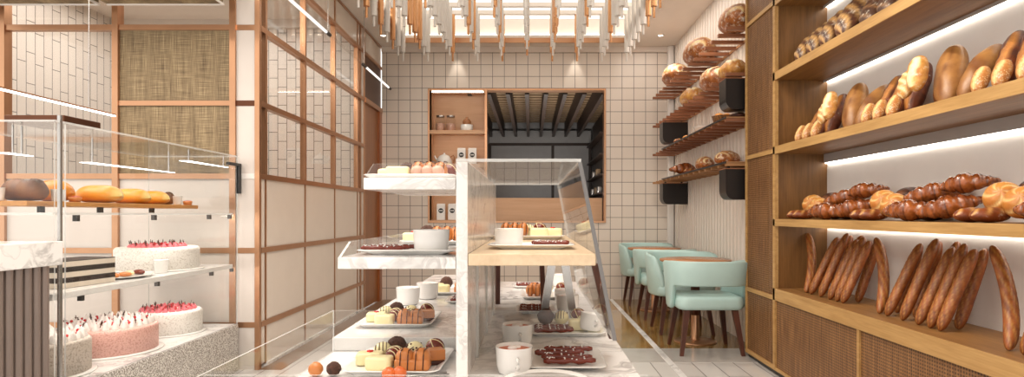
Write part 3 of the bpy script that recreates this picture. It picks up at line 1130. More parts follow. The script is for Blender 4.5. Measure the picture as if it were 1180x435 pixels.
CH['zebra'] = ('striped_praline', MB().ball((0, 0, .024), .026, .026, .024, 22, 12).mesh('praline', M['choc_w']), [('drizzle', stripes(.026, .026, .024, 5, M['choc_d']))])
CH['cherry'] = ('striped_praline', MB().ball((0, 0, .024), .030, .026, .024, 22, 12).mesh('praline', M['choc_r']), [('drizzle', stripes(.030, .026, .024, 5, M['choc_w']))])


def heart_mesh(sx, sz, h, name, m, z0=0.0):
    """flat-topped double lobed block"""
    w = MB()
    n = 30
    ol = []
    for k in range(n):
        t = 2 * PI * k / n
        x = 16 * math.sin(t) ** 3 / 16
        y = (13 * math.cos(t) - 5 * math.cos(2 * t) - 2 * math.cos(3 * t) - math.cos(4 * t)) / 15
        ol.append((x * sx, (y + .1) * sx * .9))
    rings = [(1.0, z0), (1.0, z0 + h * .7), (.93, z0 + h * .93), (.80, z0 + h)]
    vs = [(x * s, y * s, z) for s, z in rings for (x, y) in ol]
    fs = [(i * n + j, i * n + (j + 1) % n, (i + 1) * n + (j + 1) % n, (i + 1) * n + j) for i in range(3) for j in range(n)]
    w.add(vs, fs, 0, True)
    w.add(vs[:n], [tuple(reversed(range(n)))])
    w.add(vs[-n:], [tuple(range(n))])
    return w.mesh(name, m)


def lines_on(x0, x1, y, z, n, mat, r=.0016):
    w = MB()
    for k in range(n):
        x = x0 + (x1 - x0) * k / max(1, n - 1)
        w.tube([(x, -y - .0008, .004), (x + .002, -y, z * .8), (x + .003, -y * .8, z + .0008), (x + .006, 0, z + .001), (x + .008, y * .8, z + .0008)], r, 5)
    return w.mesh('drizzle', mat)


CH['whiteheart'] = ('white_chocolate_block', MB().rbox(-.036, .036, -.026, .026, 0, .034, .014).mesh('block', M['choc_w']), [('red_heart', heart_mesh(.009, 0, .004, 'red_heart', M['heart'], .034))])
CH['white'] = ('white_chocolate_block', MB().rbox(-.034, .034, -.024, .024, 0, .036, .012).mesh('block', M['choc_w']), [])
_w = MB().rbox(-.046, .046, -.026, .026, 0, .030, .010)
_w.ball((-.020, 0, .030), .026, .026, .026, 18, 10)
_w.ball((.022, 0, .030), .026, .026, .026, 18, 10)
CH['caramel'] = ('caramel_chocolate_heart', _w.mesh('caramel_body', M['choc_c']), [('drizzle', lines_on(-.03, .03, .026, .053, 4, M['choc_d']))])
_w = MB().rbox(-.032, .032, -.024, .024, .012, .040, .005)
CH['cube'] = ('caramel_chocolate_cube', _w.mesh('caramel_top', M['choc_c']), [('dark_base', MB().rbox(-.031, .031, -.023, .023, 0, .012, .005).mesh('dark_base', M['choc_d']))])
_w = MB()
for i in range(3):
    _w.ball((-.034 + .034 * i, 0, .028), .022, .027, .028, 16, 10)
CH['roll'] = ('praline_roll', _w.mesh('praline_body', M['choc_c']), [('drizzle', lines_on(-.045, .045, .024, .054, 6, M['choc_d']))])
_w = MB()
for i in range(3):
    _w.ball((-.030 + .030 * i, 0, .020), .020, .022, .020, 14, 8)
CH['pink'] = ('praline_roll', _w.mesh('praline_body', M['choc_p']), [])

CDESC = {'nut': 'dark nutty chocolate truffle', 'ball': 'round dark truffle with thin white lines', 'dot': 'white truffle with dark dots', 'zebra': 'white praline with dark stripes', 'cherry': 'dark red praline with white stripes',
         'whiteheart': 'white chocolate block with red heart', 'white': 'plain white chocolate block', 'caramel': 'lobed caramel chocolate with dark drizzle', 'cube': 'caramel chocolate cube on dark base',
         'roll': 'caramel praline roll with dark drizzle', 'pink': 'pale praline roll'}


def choc(kind, where, x, y, z, rz=0.0, s=1.0):
    name, me, parts = CH[kind]
    o = single(name, me, CDESC[kind] + ' ' + where, 'chocolate', 'chocolates on the island', (x, y, z), (0, 0, rz), s)
    for (pn, pm) in parts:
        obj(pn, pm, o)
    return o


def plate(me, name, lab, x, y, z, rz=0.0, s=(1, 1, 1)):
    return single(name, me, lab, 'plate', 'white plates on the island', (x, y, z), (0, 0, rz), s)


SET9 = [('whiteheart', -.082, -.035, .12), ('white', -.038, -.094, -.05), ('caramel', .052, -.085, .05), ('nut', -.03, .062, 0), ('dot', .034, .020, 0), ('zebra', -.062, .028, .4), ('cherry', -.012, -.028, 1.3), ('ball', .088, .052, .3), ('cube', .093, -.022, .45)]


def platter(where, lab, x, y, z, items=SET9, s=1.0, rz=0.0, cs=1.0):
    plate(DISH, 'square_plate', lab, x, y, z, rz, (s, s, 1))
    for (k, dx, dy, a) in items:
        c, sn = math.cos(rz), math.sin(rz)
        choc(k, where, x + s * (dx * c - dy * sn), y + s * (dx * sn + dy * c), z + PH, a + rz, cs)


TINS = .0005
platter('on the front left plate', 'square white plate of chocolates at the front of left counter', -.345, 1.618, CT + TINS, rz=-.03, s=.92, cs=.96)
platter('on the second left plate', 'square white plate of chocolates behind the glass on raised slab', -.435, 2.03, ST + TINS, s=.9, cs=.88)
platter('on the third left plate', 'square white plate of chocolates beyond the two white cups, left counter', -.35, 2.82, ST + TINS, [('whiteheart', -.085, -.03, .1), ('white', -.05, -.09, 0), ('caramel', .05, -.08, 0), ('nut', -.05, .05, 0), ('cherry', .03, .03, 0), ('ball', .09, .04, 0)])
platter('on the middle tray plate', 'square white plate of chocolates behind bowl on the middle tray', -.318, 2.13, T2 + TINS, s=.9, items=[('whiteheart', -.095, -.05, .1), ('roll', .03, -.03, 0), ('nut', -.055, .02, 0), ('ball', .095, .045, 0), ('cherry', .02, .05, 0)])
platter('on the top tray', 'square white plate of chocolates on the top marble tray', -.315, 1.68, T1 + TINS, [('white', -.045, -.07, .05), ('whiteheart', -.085, .0, .1), ('nut', -.04, .04, 0), ('pink', .045, -.075, 0), ('roll', .04, -.01, 0), ('ball', .095, .05, 0)], s=.88, cs=.9)
platter('on the wooden shelf plate', 'square white plate of chocolates at the back of wooden shelf', -.01, 2.40, 1.0545, [('roll', -.055, -.01, 0), ('ball', .045, .04, 0), ('white', .04, -.06, 0), ('whiteheart', .095, -.03, .1), ('zebra', .0, .04, .3), ('cherry', -.08, .06, 0), ('dot', -.02, .09, 0)])
platter('under the glass on right counter', 'square white plate of chocolates in the middle of right counter', .118, 2.10, CT + TINS, [('white', .045, -.04, 0), ('whiteheart', .09, .04, .1), ('ball', .055, .085, 0), ('zebra', -.01, .07, 0), ('nut', -.07, .06, 0)], s=.95)
platter('on the far right plate', 'square white plate of chocolates at the far end of right counter', .085, 2.96, CT + TINS, [('roll', -.055, -.05, 0), ('caramel', -.05, .04, 0), ('whiteheart', .075, -.05, 0), ('ball', .065, .05, 0), ('zebra', .0, .085, 0)])

# chocolate sticks
def stick_parts():
    w = MB()
    pts = [(-.068 + .136 * i / 12, .0012 * math.sin(i * 2.1), .0105 + .0009 * math.sin(i * 1.3)) for i in range(13)]
    w.tube(pts, [.008 + .0016 * math.sin(i * 1.7) if 0 < i < 12 else .005 for i in range(13)], 9)
    d = MB()
    for k in range(12):
        x = random.uniform(-.06, .06)
        a = random.uniform(.5, 2.6)
        d.ball((x, .0095 * math.cos(a), .0105 + .0095 * math.sin(a)), .0026, .0022, .0018, 6, 4)
    return w.mesh('stick', M['choc_r']), d.mesh('sprinkles', M['china'])


ST_ME, ST_SP = stick_parts()


def stick(where, x, y, z, rz=0.0, s=1.0):
    o = single('chocolate_stick', ST_ME, 'dark chocolate stick with sprinkles, ' + where, 'chocolate stick', 'chocolate sticks on the island', (x, y, z), (0, 0, rz), s)
    obj('sprinkles', ST_SP, o)['kind'] = 'stuff'


plate(DISHW, 'oblong_plate', 'oblong white plate of four chocolate sticks at the front right', .083, 1.64, CT + TINS, 0, (.86, 1.5, 1))
for i, (x, y, a) in enumerate(((.105, 1.72, .02), (.078, 1.675, .03), (.095, 1.625, -.08), (.10, 1.58, .05))):
    stick('%s from the back on the front right plate' % ORD[i], x, y, CT + PH + .001, a)
plate(DISHW, 'oblong_plate', 'oblong white plate of chocolate sticks in front of the white bowl', -.315, 1.60, T2 + TINS, 0, (1.0, 1.0, 1))
for i, (x, y, a) in enumerate(((-.385, 1.57, .05), (-.375, 1.605, -.06), (-.36, 1.635, .1))):
    stick('%s from the front beside the white bowl' % ORD[i], x, y, T2 + PH + .001, a, .8)
plate(DISHW, 'oblong_plate', 'oblong white plate at the front of the wooden shelf', 0.0, 1.70, 1.0545, 0, (.92, 1.0, 1))
for i, (x, y, a) in enumerate(((.055, 1.68, .06), (.05, 1.705, -.05), (.06, 1.735, .08))):
    stick('%s from the front on the wooden shelf plate' % ORD[i], x, y, 1.0545 + PH + .001, a, .72)
plate(DISHW, 'oblong_plate', 'oblong white plate of sticks beside spine on raised slab', -.27, 2.50, ST + TINS, 0, (.6, 1.2, 1))
for i, y in enumerate((2.43, 2.49, 2.55)):
    stick('%s from the front next to the marble spine' % ORD[i], -.265, y, ST + PH + .001, .03, .85)
plate(DISHW, 'oblong_plate', 'oblong white plate of sticks left of the twin cups, right counter', .02, 2.50, CT + TINS, 0, (.62, 1.2, 1))
for i, y in enumerate((2.42, 2.48, 2.54)):
    stick('%s from the front left of the twin cups' % ORD[i], .015, y, CT + PH + .001, -.03, .9)
for i, y in enumerate((2.03, 2.065, 2.0)):
    stick('%s on the middle plate of right counter' % ['lying behind two others', 'lying deepest', 'lying in front'][i], .075, y, CT + PH + .001, .06 * (i - 1), .95)
plate(DISHW, 'oblong_plate', 'oblong white plate of sticks at the counter\'s far end', -.02, 3.32, CT + TINS, 0, (.62, .9, 1))
for i, y in enumerate((3.29, 3.34)):
    stick('%s at the far end of right counter' % ['nearer one of two', 'farther one of two'][i], -.02, y, CT + PH + .001, 0, .9)

# cups
CUP = MB().lathe([(.001, 0), (.034, 0), (.040, .004), (.0445, .022), (.0465, .066), (.0475, .068), (.0445, .067), (.042, .055), (.001, .055)], n=32).mesh('cup', M['china'])
HANDLE = MB().tube([(0, -.044, .045), (0, -.058, .044), (0, -.064, .034), (0, -.058, .024), (0, -.042, .022)], .0045, 8).mesh('handle', M['china'])
FILL = MB().lathe([(.001, .0605), (.020, .061), (.0435, .059)], n=28).mesh('orange_filling', M['soup'])
BLOB = MB().ball((-.004, 0, .062), .013, .012, .006, 12, 8).ball((.010, .006, .062), .009, .009, .006, 10, 7).mesh('cream_dollop', M['cream'])


def cup(lab, x, y, z, s=1.0, fill=True, hr=0.2):
    t = thing('white_cup', lab, 'cup', (x, y, z), hr, 'white cups on the island')
    c = obj('bowl', CUP, t)
    h = obj('handle', HANDLE, t)
    if fill:
        obj('orange_filling', FILL, t)
        obj('cream_dollop', BLOB, t)
    if s != 1.0:
        t.scale = (s, s, s)
    return t


cup('white handled cup with orange filling, nearest on the right counter', -.043, 1.53, CT + TINS)
cup('white handled cup with orange filling, second on the right counter', -.042, 1.84, CT + TINS)
cup('white cup on left raised slab behind the chocolates, nearer of two', -.49, 2.42, ST + TINS, 1.0, True, 3.0)
cup('white cup on left raised slab behind the chocolates, farther of two', -.44, 2.58, ST + TINS, 1.0, True, 3.0)
cup('white cup of the twin cups on right counter, nearer one', .15, 2.50, CT + TINS, 1.0, True, 3.1)
cup('white cup of the twin cups on right counter, farther one', .15, 2.68, CT + TINS, 1.0, True, 3.1)
cup('white cup at the far end of the right counter beyond all plates', .165, 3.35, CT + TINS, 1.0, False, 3.1)
cup('white cup lying tilted beside the middle plate of right counter', .195, 2.02, CT + .0145, .82, False, 3.1).rotation_euler = (0.0, R(10), .3)
BOWL = MB().lathe([(.001, 0), (.042, 0), (.047, .004), (.0495, .03), (.051, .058), (.052, .060), (.048, .059), (.045, .02), (.001, .012)], n=36).mesh('bowl', M['china'])
single('white_bowl', BOWL, 'white straight-sided bowl on the middle marble tray', 'bowl', 'straight white bowls on the tiers', (-.263, 1.6, T2 + PH + .001), None, .93)
single('white_bowl', BOWL, 'white straight-sided bowl on the wooden shelf plate', 'bowl', 'straight white bowls on the tiers', (-.062, 1.70, 1.0545 + PH + .001), None, .80)
# foreground bits
RD = MB().lathe([(.001, 0), (.09, 0), (.104, .010), (.106, .012), (.102, .0125), (.094, .006)], n=40).mesh('rim', M['china'])
RDI = MB().lathe([(.001, .0062), (.094, .0064)], n=40).mesh('grey_face', M['greydish'])
t = thing('round_dish', 'round grey dish with white rim at the bottom edge of photo', 'plate', (.035, 1.535, CT - .005 + .0055 + .0065), 0)
t.location = (.035, 1.415, CT + TINS)
obj('rim', RD, t)
obj('grey_face', RDI, t)
for (x, y, m, lab) in ((-.487, 1.52, 'choc_n', 'brown nutty truffle lying left of the front plate'), (-.530, 1.515, 'choc_c', 'orange caramel truffle left of the front plate at bottom edge'),
                       (X(449, 1.45), 1.465, 'soup', 'orange glazed truffle in front of the front plate, left of two'), (X(462, 1.47), 1.472, 'soup', 'orange glazed truffle in front of the front plate, right of two')):
    me = nut_mesh(.0175).mesh('loose_truffle', M[m])
    single('chocolate_truffle', me, lab, 'chocolate', 'loose truffles on the front counter', (x, y - .02, CT + TINS))
t = thing('serving_tongs', 'thin steel serving tongs lying in front of the chocolates', 'tongs', (-.27, 1.475, CT + .002), R(24))
for s_ in (-1, 1):
    MB().tube([(-.07, s_ * .004, .003), (0, s_ * .012, .004), (.07, s_ * .010, .003)], [.0022, .0026, .003], 6).build('arm', M['steel'], t)
MB().ball((-.072, 0, .003), .006, .006, .003, 8, 6).build('hinge', M['steel'], t)

# ------------------------------------------------------------------ pastry case on the left
KX, KB = -2.14, -2.80
ZP, ZS = 0.345, 0.785
kc = thing('pastry_case', 'long glass pastry case on speckled terrazzo base at the left', 'display case', (0, 0, 0))
MB().box(KB, KX, 2.73, 4.44, 0, ZP).build('terrazzo_base', M['terrazzo'], kc, .004)
MB().box(KB + .004, KX - .004, 2.734, 4.436, ZP, ZP + .004).build('marble_deck', M['marble'], kc)
ZP += .004
gbox('front_glass', kc, KX - .012, KX - .004, 2.80, 4.44, ZP, 1.565)
gbox('end_glass', kc, KB + .01, KX - .012, 2.74, 2.748, ZP, 1.565)
gbox('end_glass', kc, KB + .01, KX - .012, 4.428, 4.436, ZP, 1.565)
gbox('top_glass', kc, KB, KX, 2.73, 4.44, 1.5655, 1.575)
gbox('upper_shelf', kc, KB + .01, KX - .03, 2.755, 4.42, 1.145, 1.157)
MB().box(KB + .01, KX - .03, 2.755, 4.42, ZS - .03, ZS).build('lower_shelf', M['frost'], kc, .003)
MB().box(KX - .012, KX + .002, 2.758, 2.772, ZP, 1.60).build('post', M['steel'], kc)
for y in (2.9, 3.5, 4.1, 4.38):
    MB().box(KX - .05, KX - .028, y, y + .02, 1.115, 1.145).build('clip', M['blackmat'], kc)
    MB().box(KX - .05, KX - .028, y + .03, y + .05, ZS - .055, ZS - .03).build('clip', M['blackmat'], kc)
for (x, z, y0, y1) in ((-2.40, 1.43, 2.76, 2.92), (-2.40, 1.43, 3.27, 4.08), (-2.20, 1.49, 3.85, 4.40)):  # glowing bars stand in for ceiling lights reflected in the top glass
    lb = MB().hexa([(x - .03, y0, z - .003), (x + .03, y0, z - .003), (x + .008, y1, z - .003), (x - .008, y1, z - .003)], [(x - .03, y0, z), (x + .03, y0, z), (x + .008, y1, z), (x - .008, y1, z)]).build('glow_bar', M['glowcase'], kc)
    MB().box(x - .003, x + .003, y0 + .05, y0 + .056, z, 1.5655).box(x - .003, x + .003, y1 - .06, y1 - .054, z, 1.5655).build('added_hanger', M['steel'], lb)  # rods added only to carry the reflection bars
MB().box(KX - .02, KX + .01, 4.30, 4.47, 1.50, 1.52).build('bracket', M['blackmat'], kc)
MB().box(KX - .016, KX + .006, 4.44, 4.475, 1.30, 1.52).build('bracket', M['blackmat'], kc)
o = MB().box(-.14, .14, -.12, .12, 0, .034).build('menu_box', M['copperdark'], None, .004)
o.location = (-2.30, 2.93, 1.5755)
tag(o, 'flat dark brown box lying on the pastry case glass top', 'box')

# linear light above the case
t = thing('hanging_linear_light', 'slim white linear light hanging above the pastry case', 'light', (-2.62, 3.3, 1.80))
t.location = (-2.62, 3.2, Z(121, 700 * 2.62 / (612 - 78)))
MB().box(-.008, .008, -.95, .62, -.005, .003).build('glow_bar', M['glowcase'], t)
MB().box(-.009, .009, -.95, .62, .003, .012).build('housing', M['copper'], t)
for y in (-.6, .4):
    MB().cyl((0, y, .02), (0, y, CEIL - t.location.z), .003).build('wire', M['steel'], t)

# bread board with breads
bz = 1.187
t = thing('bread_board', 'long wooden bread board on the glass upper shelf of the case', 'board', (-2.42, 3.2, bz))
MB().box(-.16, .12, -.43, 1.0, 0, .024).build('plank', M['board'], t, .004)
for y in (-.3, .1, .55):
    MB().box(.06, .08, y, y + .025, -.0295, 0).build('foot', M['blackmat'], t)
bz += .0245


def loafmesh(name, L, W, H, m, p=2.6, score=None, amp=.02, bend=0.0, nt=34, nth=24, seed=0, flat=.25, taper=0.0):
    vs, fs, sc = [], [], []
    for i in range(nt + 1):
        t = -1 + 2 * i / nt
        t = math.sin(t * PI / 2) * .999
        r = max(.02, (1 - abs(t) ** p)) ** (1 / 2.0) * (1 - taper * t)
        for k in range(nth):
            a = 2 * PI * k / nth
            c, s = math.cos(a), math.sin(a)
            y, z = W / 2 * r * c, H / 2 * r * s
            if s < 0:
                z *= 1 - flat
            x = L / 2 * t
            pal, d = 0.0, 0.0
            if score and s > -.25:
                d, pal = score(t, a)
            d += amp * noise.noise(Vector((x * 22 + seed * 7.1, y * 26, z * 26))) + amp * .5 * noise.noise(Vector((x * 60 + seed, y * 60, z * 60)))
            f = 1 + d
            vs.append((x, y * f + bend * (t * t - .4), z * f))
            sc.append(pal)
    zmin = min(v[2] for v in vs)
    vs = [(x, y, z - zmin) for x, y, z in vs]
    for i in range(nt):
        for k in range(nth):
            j = (k + 1) % nth
            fs.append((i * nth + k, (i + 1) * nth + k, (i + 1) * nth + j, i * nth + j))
    fs.append(tuple(range(nth)))
    fs.append(tuple(reversed(range(nt * nth, (nt + 1) * nth))))
    w = MB().add(vs, fs, 0, True, sc)
    return w.mesh(name, m)


def sc_diag(n, slope=.5, depth=.10, wid=.22):
    def f(t, a):
        u = (t + slope * (a - PI / 2) / PI) * n / 2
        q = abs(u - round(u))
        top = max(0, math.sin(a))
        g = max(0, 1 - q / wid) * min(1, top * 1.6)
        return (depth * g if q > .05 else -depth * .6 * top, g)
    return f


def sc_long(w=.35, depth=.12):
    def f(t, a):
        q = abs(a - PI / 2 - .25 * math.sin(t * 3))
        if abs(t) > .8 or q > w:
            return 0, 0
        g = 1 - q / w
        return (-depth * g if q < w * .35 else depth * .6, .35 + .65 * g)
    return f


def sc_ribs(n, depth=.07):
    def f(t, a):
        u = (t + 1) / 2 * n
        q = u - math.floor(u)
        g = max(0, 1 - q / .16)
        return depth * (q - .5) * 2, g * .9
    return f


MEL = loafmesh('melon_bun', .23, .17, .125, M['b_melon'], 3.2, lambda t, a: (0, max(0, abs(t) - .72) * 3.2), .004, flat=.4)
CUTL = loafmesh('cut_loaf', .17, .15, .115, M['b_cut'], 5.5, sc_long(.5, .16), .09, seed=3)
BOU = MB()
BOU = loafmesh('round_bun', .18, .18, .145, M['b_melon'], 2.0, None, .01, flat=.4)
def food(name, me, lab, cat, x, y, z, rz=0.0, s=1.0, group=None):
    return single(name, me, lab, cat, group, (x, y, z), (0, 0, rz), s)


G = 'breads on the pastry case board'
food('bread_loaf', CUTL, 'dark seeded loaf at the left end of bread board', 'bread', -2.42, 2.905, bz, .2, 1, G)
food('golden_bun', BOU, 'tall round orange-gold bun behind the small cup', 'bread', -2.46, 3.13, bz, 0, 1, G)
food('golden_bun', MEL, 'long golden bun with pale ends, first right of round bun', 'bread', -2.40, 3.38, bz, .1, 1, G)
food('golden_bun', MEL, 'long golden bun, middle one of the three in a row', 'bread', -2.41, 3.66, bz, .15, .92, G)
food('golden_bun', MEL, 'long golden bun at the far end of the three', 'bread', -2.42, 3.88, bz, .2, .86, G)
food('bread_loaf', CUTL, 'dark seeded loaf at the far right of bread board', 'bread', -2.46, 4.06, bz, .3, .8, G)
SCUP = MB().lathe([(.001, 0), (.024, 0), (.026, .003), (.031, .058), (.033, .06), (.030, .06), (.027, .02), (.001, .012)], n=24).mesh('small_cup', M['china'])
G2 = 'small white cups in the pastry case'
food('white_cup', SCUP, 'small white cup on bread board before the round bun', 'cup', -2.335, 3.00, bz, 0, 1, G2)
food('white_cup', SCUP, 'small white cup at far right end of bread board', 'cup', -2.34, 4.02, bz, 0, .95, G2)
food('white_cup', SCUP, 'small white cup at the left photo edge beside dark loaf', 'cup', -2.45, 2.785, bz, 0, 1.0, G2)
TARC = MB().lathe([(.001, 0), (.024, 0), (.031, .026), (.028, .026), (.001, .024)], n=22).mesh('pastry_shell', M['choc_c'])
TARF = MB().lathe([(.001, .030), (.016, .0295), (.0285, .0255)], n=20).mesh('red_filling', M['berry'])
for (y, lab) in ((3.11, 'small red filled tartlet beside the near small cup'), (4.13, 'small red filled tartlet at the far end of bread board')):
    t = thing('red_tartlet', lab, 'tartlet', (-2.335, y, bz), 0, 'red tartlets on the bread board')
    obj('pastry_shell', TARC, t)
    obj('red_filling', TARF, t)

# cakes
def peak_mesh(r, h, m):
    return MB().lathe([(r, 0), (r * 1.05, h * .12), (r * .8, h * .3), (r * .85, h * .4), (r * .5, h * .6), (r * .52, h * .68), (r * .12, h * .95), (.0005, h)], n=12).mesh('cream_peak', m)


PEAK = peak_mesh(.026, .062, M['cream'])
PKP = peak_mesh(.017, .026, M['pinkcream'])
BER = MB().ball((0, 0, .007), .008, nu=10, nv=7).mesh('red_berry', M['berry'])
SHARD = MB().box(-.0022, .0022, -.0012, .0012, 0, .034).box(-.006, .006, -.001, .001, .018, .023).mesh('chocolate_shard', M['choc_d'])


def cake(lab, m, x, y, z, r, h, rings, peak, ph, shards=True, berries=True):
    t = thing('round_cake', lab, 'cake', (x, y, z), 0, 'cakes in the pastry case')
    MB().lathe([(.001, 0), (r * 1.1, 0), (r * 1.12, .004), (r * 1.1, .008), (.001, .008)], n=48).build('cake_board', M['china'], t)
    e = .022
    prof = [(.001, .0085), (r, .0085)] + [(r - e + e * math.cos(PI / 2 * k / 4), h - e + e * math.sin(PI / 2 * k / 4)) for k in range(5)] + [(.001, h)]
    MB().lathe(prof, n=56).build('sponge', m, t)
    for (rr, n, s) in rings:
        for k in range(n):
            a = 2 * PI * k / n + rr
            o = obj('cream_peak', peak, t)
            o.location = (rr * math.cos(a), rr * math.sin(a), h - .001)
            o.scale = (s, s, s * random.uniform(.85, 1.15))
            if berries and k % 2 == 0:
                o = obj('red_berry', BER, t)
                o.location = ((rr - .02) * math.cos(a + .18), (rr - .02) * math.sin(a + .18), h + ph * .35)
            if shards and k % 2 == 1:
                o = obj('chocolate_shard', SHARD, t)
                o.location = ((rr - .004) * math.cos(a + .1), (rr - .004) * math.sin(a + .1), h + ph * .3)
                o.rotation_euler = (random.uniform(-.3, .3), random.uniform(-.3, .3), random.uniform(0, 3))
    return t


D = .0005
cake('white speckled round cake with pink topping on upper glass shelf', M['cakewhite'], -2.47, 4.02, ZS + D, .245, .150, [(.155, 26, 1.0), (.10, 16, 1.0), (.04, 6, 1)], PKP, .03)
cake('white round cake with pink topping on the marble deck, farthest', M['cakewhite'], -2.46, 4.12, ZP + D, .205, .155, [(.155, 24, 1.0), (.10, 16, 1.0), (.04, 6, 1)], PKP, .03)
cake('pink round cake crowned with white cream peaks on the marble deck', M['cakepink'], -2.475, 3.56, ZP + D, .25, .155, [(.215, 30, .72), (.155, 22, .75), (.095, 13, .78), (.035, 5, .78)], PEAK, .045)
cake('grey-white round cake with cream peaks nearest the fluted counter', M['cakegrey'], -2.455, 3.03, ZP + D, .215, .175, [(.18, 24, .75), (.115, 15, .78), (.05, 6, .8)], PEAK, .045, False)
o = MB().rbox(-.17, .17, -.10, .10, 0, .135, .006).build('layer_cake', M['layers'])
o.location = (-2.36, 3.12, ZS + D)
o.rotation_euler = (0, 0, 1.45)
tag(o, 'black and white layered cake block on the lower glass shelf', 'cake')
PL = MB().lathe([(.001, 0), (.08, 0), (.13, .012), (.132, .014), (.128, .014), (.08, .006), (.001, .005)], n=36).mesh('oval_plate', M['china'])
single('pastry_plate', PL, 'white oval plate of small pastries beside the layered cake', 'plate', None, (-2.34, 3.50, ZS + D), None, (1, 1.35, 1))
for i, (dx, dy, k, lab) in enumerate(((.0, -.10, 'choc_c', 'small golden pastry on oval plate, nearest the layered cake'), (.02, -.03, 'choc_c', 'small golden pastry on the oval plate, second from layered cake'),
                                      (.0, .04, 'choc_w', 'small cream pastry on the oval plate'), (.01, .11, 'choc_r', 'small dark pastry on oval plate, nearest the small cup'))):
    me = loafmesh('pastry', .07, .05, .034, M[k], 2.2, None, .08, seed=i, nt=14, nth=14)
    single('small_pastry', me, lab, 'pastry', 'pastries on the oval plate', (-2.34 + dx, 3.50 + dy, ZS + .0065), (0, 0, i))
food('white_cup', SCUP, 'small white cup beside the oval pastry plate', 'cup', -2.29, 3.76, ZS + D, 0, 1.35, G2)

# marble topped fluted counter at the left edge
t = thing('fluted_counter', 'white marble topped counter with dark fluted front at left edge', 'counter', (-2.08, 2.70, 0))
MB().box(-.5, 0, -1.6, 0, .925, 1.03).build('marble_slab', M['marble'], t, .003)
vs, fs = [], []
n = 34 * 6
for k in range(n + 1):
    y = -1.6 + 1.555 * k / n
    x = -.042 + .032 * abs(math.sin(PI * 34 * k / n)) ** .8
    vs += [(x, y, 0), (x, y, .925)]
fs = [(2 * k, 2 * k + 2, 2 * k + 3, 2 * k + 1) for k in range(n)]
w = MB().add(vs, fs, 0, False)
w.box(-.47, -.045, -1.6, -.046, 0, .925)
w.build('fluted_front', plain('fluted_bronze', srgb(128, 114, 106), 0.35, 0.5, 0.05), t)
# ------------------------------------------------------------------ goods in the back wall niche
JAR = MB().lathe([(.001, 0), (.062, 0), (.066, .01), (.066, .15), (.05, .175), (.05, .185)], n=24).mesh('jar_glass', M['glass'])
JFILL = MB().lathe([(.001, .006), (.058, .006), (.060, .012), (.060, .10), (.001, .105)], n=22).mesh('contents', M['choc_p'])
JLID = MB().lathe([(.001, .187), (.055, .187), (.057, .19), (.057, .21), (.001, .213)], n=22).mesh('lid', M['steel'])
for (px, lab) in ((507.5, 'glass storage jar with metal lid on upper niche shelf, left one'), (519.5, 'glass storage jar with metal lid on upper niche shelf, right one')):
    t = thing('storage_jar', lab, 'jar', (X(px, 8.27), 8.27, NZ[0] + .001), 0, 'jars in the wall niche')
    obj('jar_glass', JAR, t)
    obj('contents', JFILL, t)
    obj('lid', JLID, t)
t = thing('cake_tin', 'white round tin with wooden domed lid on upper niche shelf', 'tin', (X(538, 8.27), 8.27, NZ[0] + .001))
MB().lathe([(.001, 0), (.082, 0), (.084, .004), (.084, .085), (.001, .087)], n=28).build('tin_body', M['china'], t)
MB().lathe([(.001, .088), (.055, .088), (.058, .13), (.04, .16), (.015, .17), (.018, .19), (.001, .198)], n=24).build('wooden_lid', M['tabletop'], t)
t = thing('white_kettle', 'white round kettle with wooden handle on the lower niche shelf', 'kettle', (X(512, 8.27), 8.27, NZ[1] + .001))
MB().lathe([(.001, 0), (.105, 0), (.112, .01), (.10, .06), (.07, .115), (.04, .13), (.012, .14), (.014, .155), (.001, .16)], n=30).build('kettle_body', M['china'], t)
MB().tube([(.085, 0, .10), (.125, 0, .125), (.14, 0, .09), (.125, 0, .03), (.105, 0, .015)], .008, 8).build('handle', M['tabletop'], t)
MB().tube([(-.09, 0, .05), (-.12, 0, .09), (-.135, 0, .12)], [.018, .013, .009], 8).build('spout', M['china'], t)


def bag(lab, x, y, z):
    t = thing('paper_bag', lab, 'bag', (x, y, z), 0, 'white bags with black round logo in the niche')
    w = MB().hexa([(-.055, -.04, 0), (.055, -.04, 0), (.055, .04, 0), (-.055, .04, 0)], [(-.055, -.035, .20), (.055, -.035, .20), (.055, .03, .20), (-.055, .03, .20)])
    w.hexa([(-.055, -.035, .20), (.055, -.035, .20), (.055, .03, .20), (-.055, .03, .20)], [(-.053, -.006, .222), (.053, -.006, .222), (.053, .0, .222), (-.053, .0, .222)])
    w.build('bag_body', M['china'], t)
    lg = MB().cyl((0, -.0385, .125), (0, -.0405, .125), .033, n=24).build('round_logo', M['blackmat'], t)
    MB().box(-.02, -.008, -.0412, -.0402, .118, .133).box(-.004, .006, -.0412, -.0402, .118, .133).box(.010, .021, -.0412, -.0402, .118, .133).build('logo_lettering', M['china'], lg)


for (px, i, lab) in ((532, 1, 'white paper bag with black round logo on lower niche shelf, left one'), (544.5, 1, 'white paper bag with black round logo on lower niche shelf, right one')):
    bag(lab, X(px, 8.24), 8.24, NZ[1] + .001)
for (px, lab) in ((508.5, 'white paper bag with black round logo in the niche bottom, left one'), (521.5, 'white paper bag with black round logo in the niche bottom, right one')):
    bag(lab, X(px, 8.24), 8.24, OZ0 + .026)

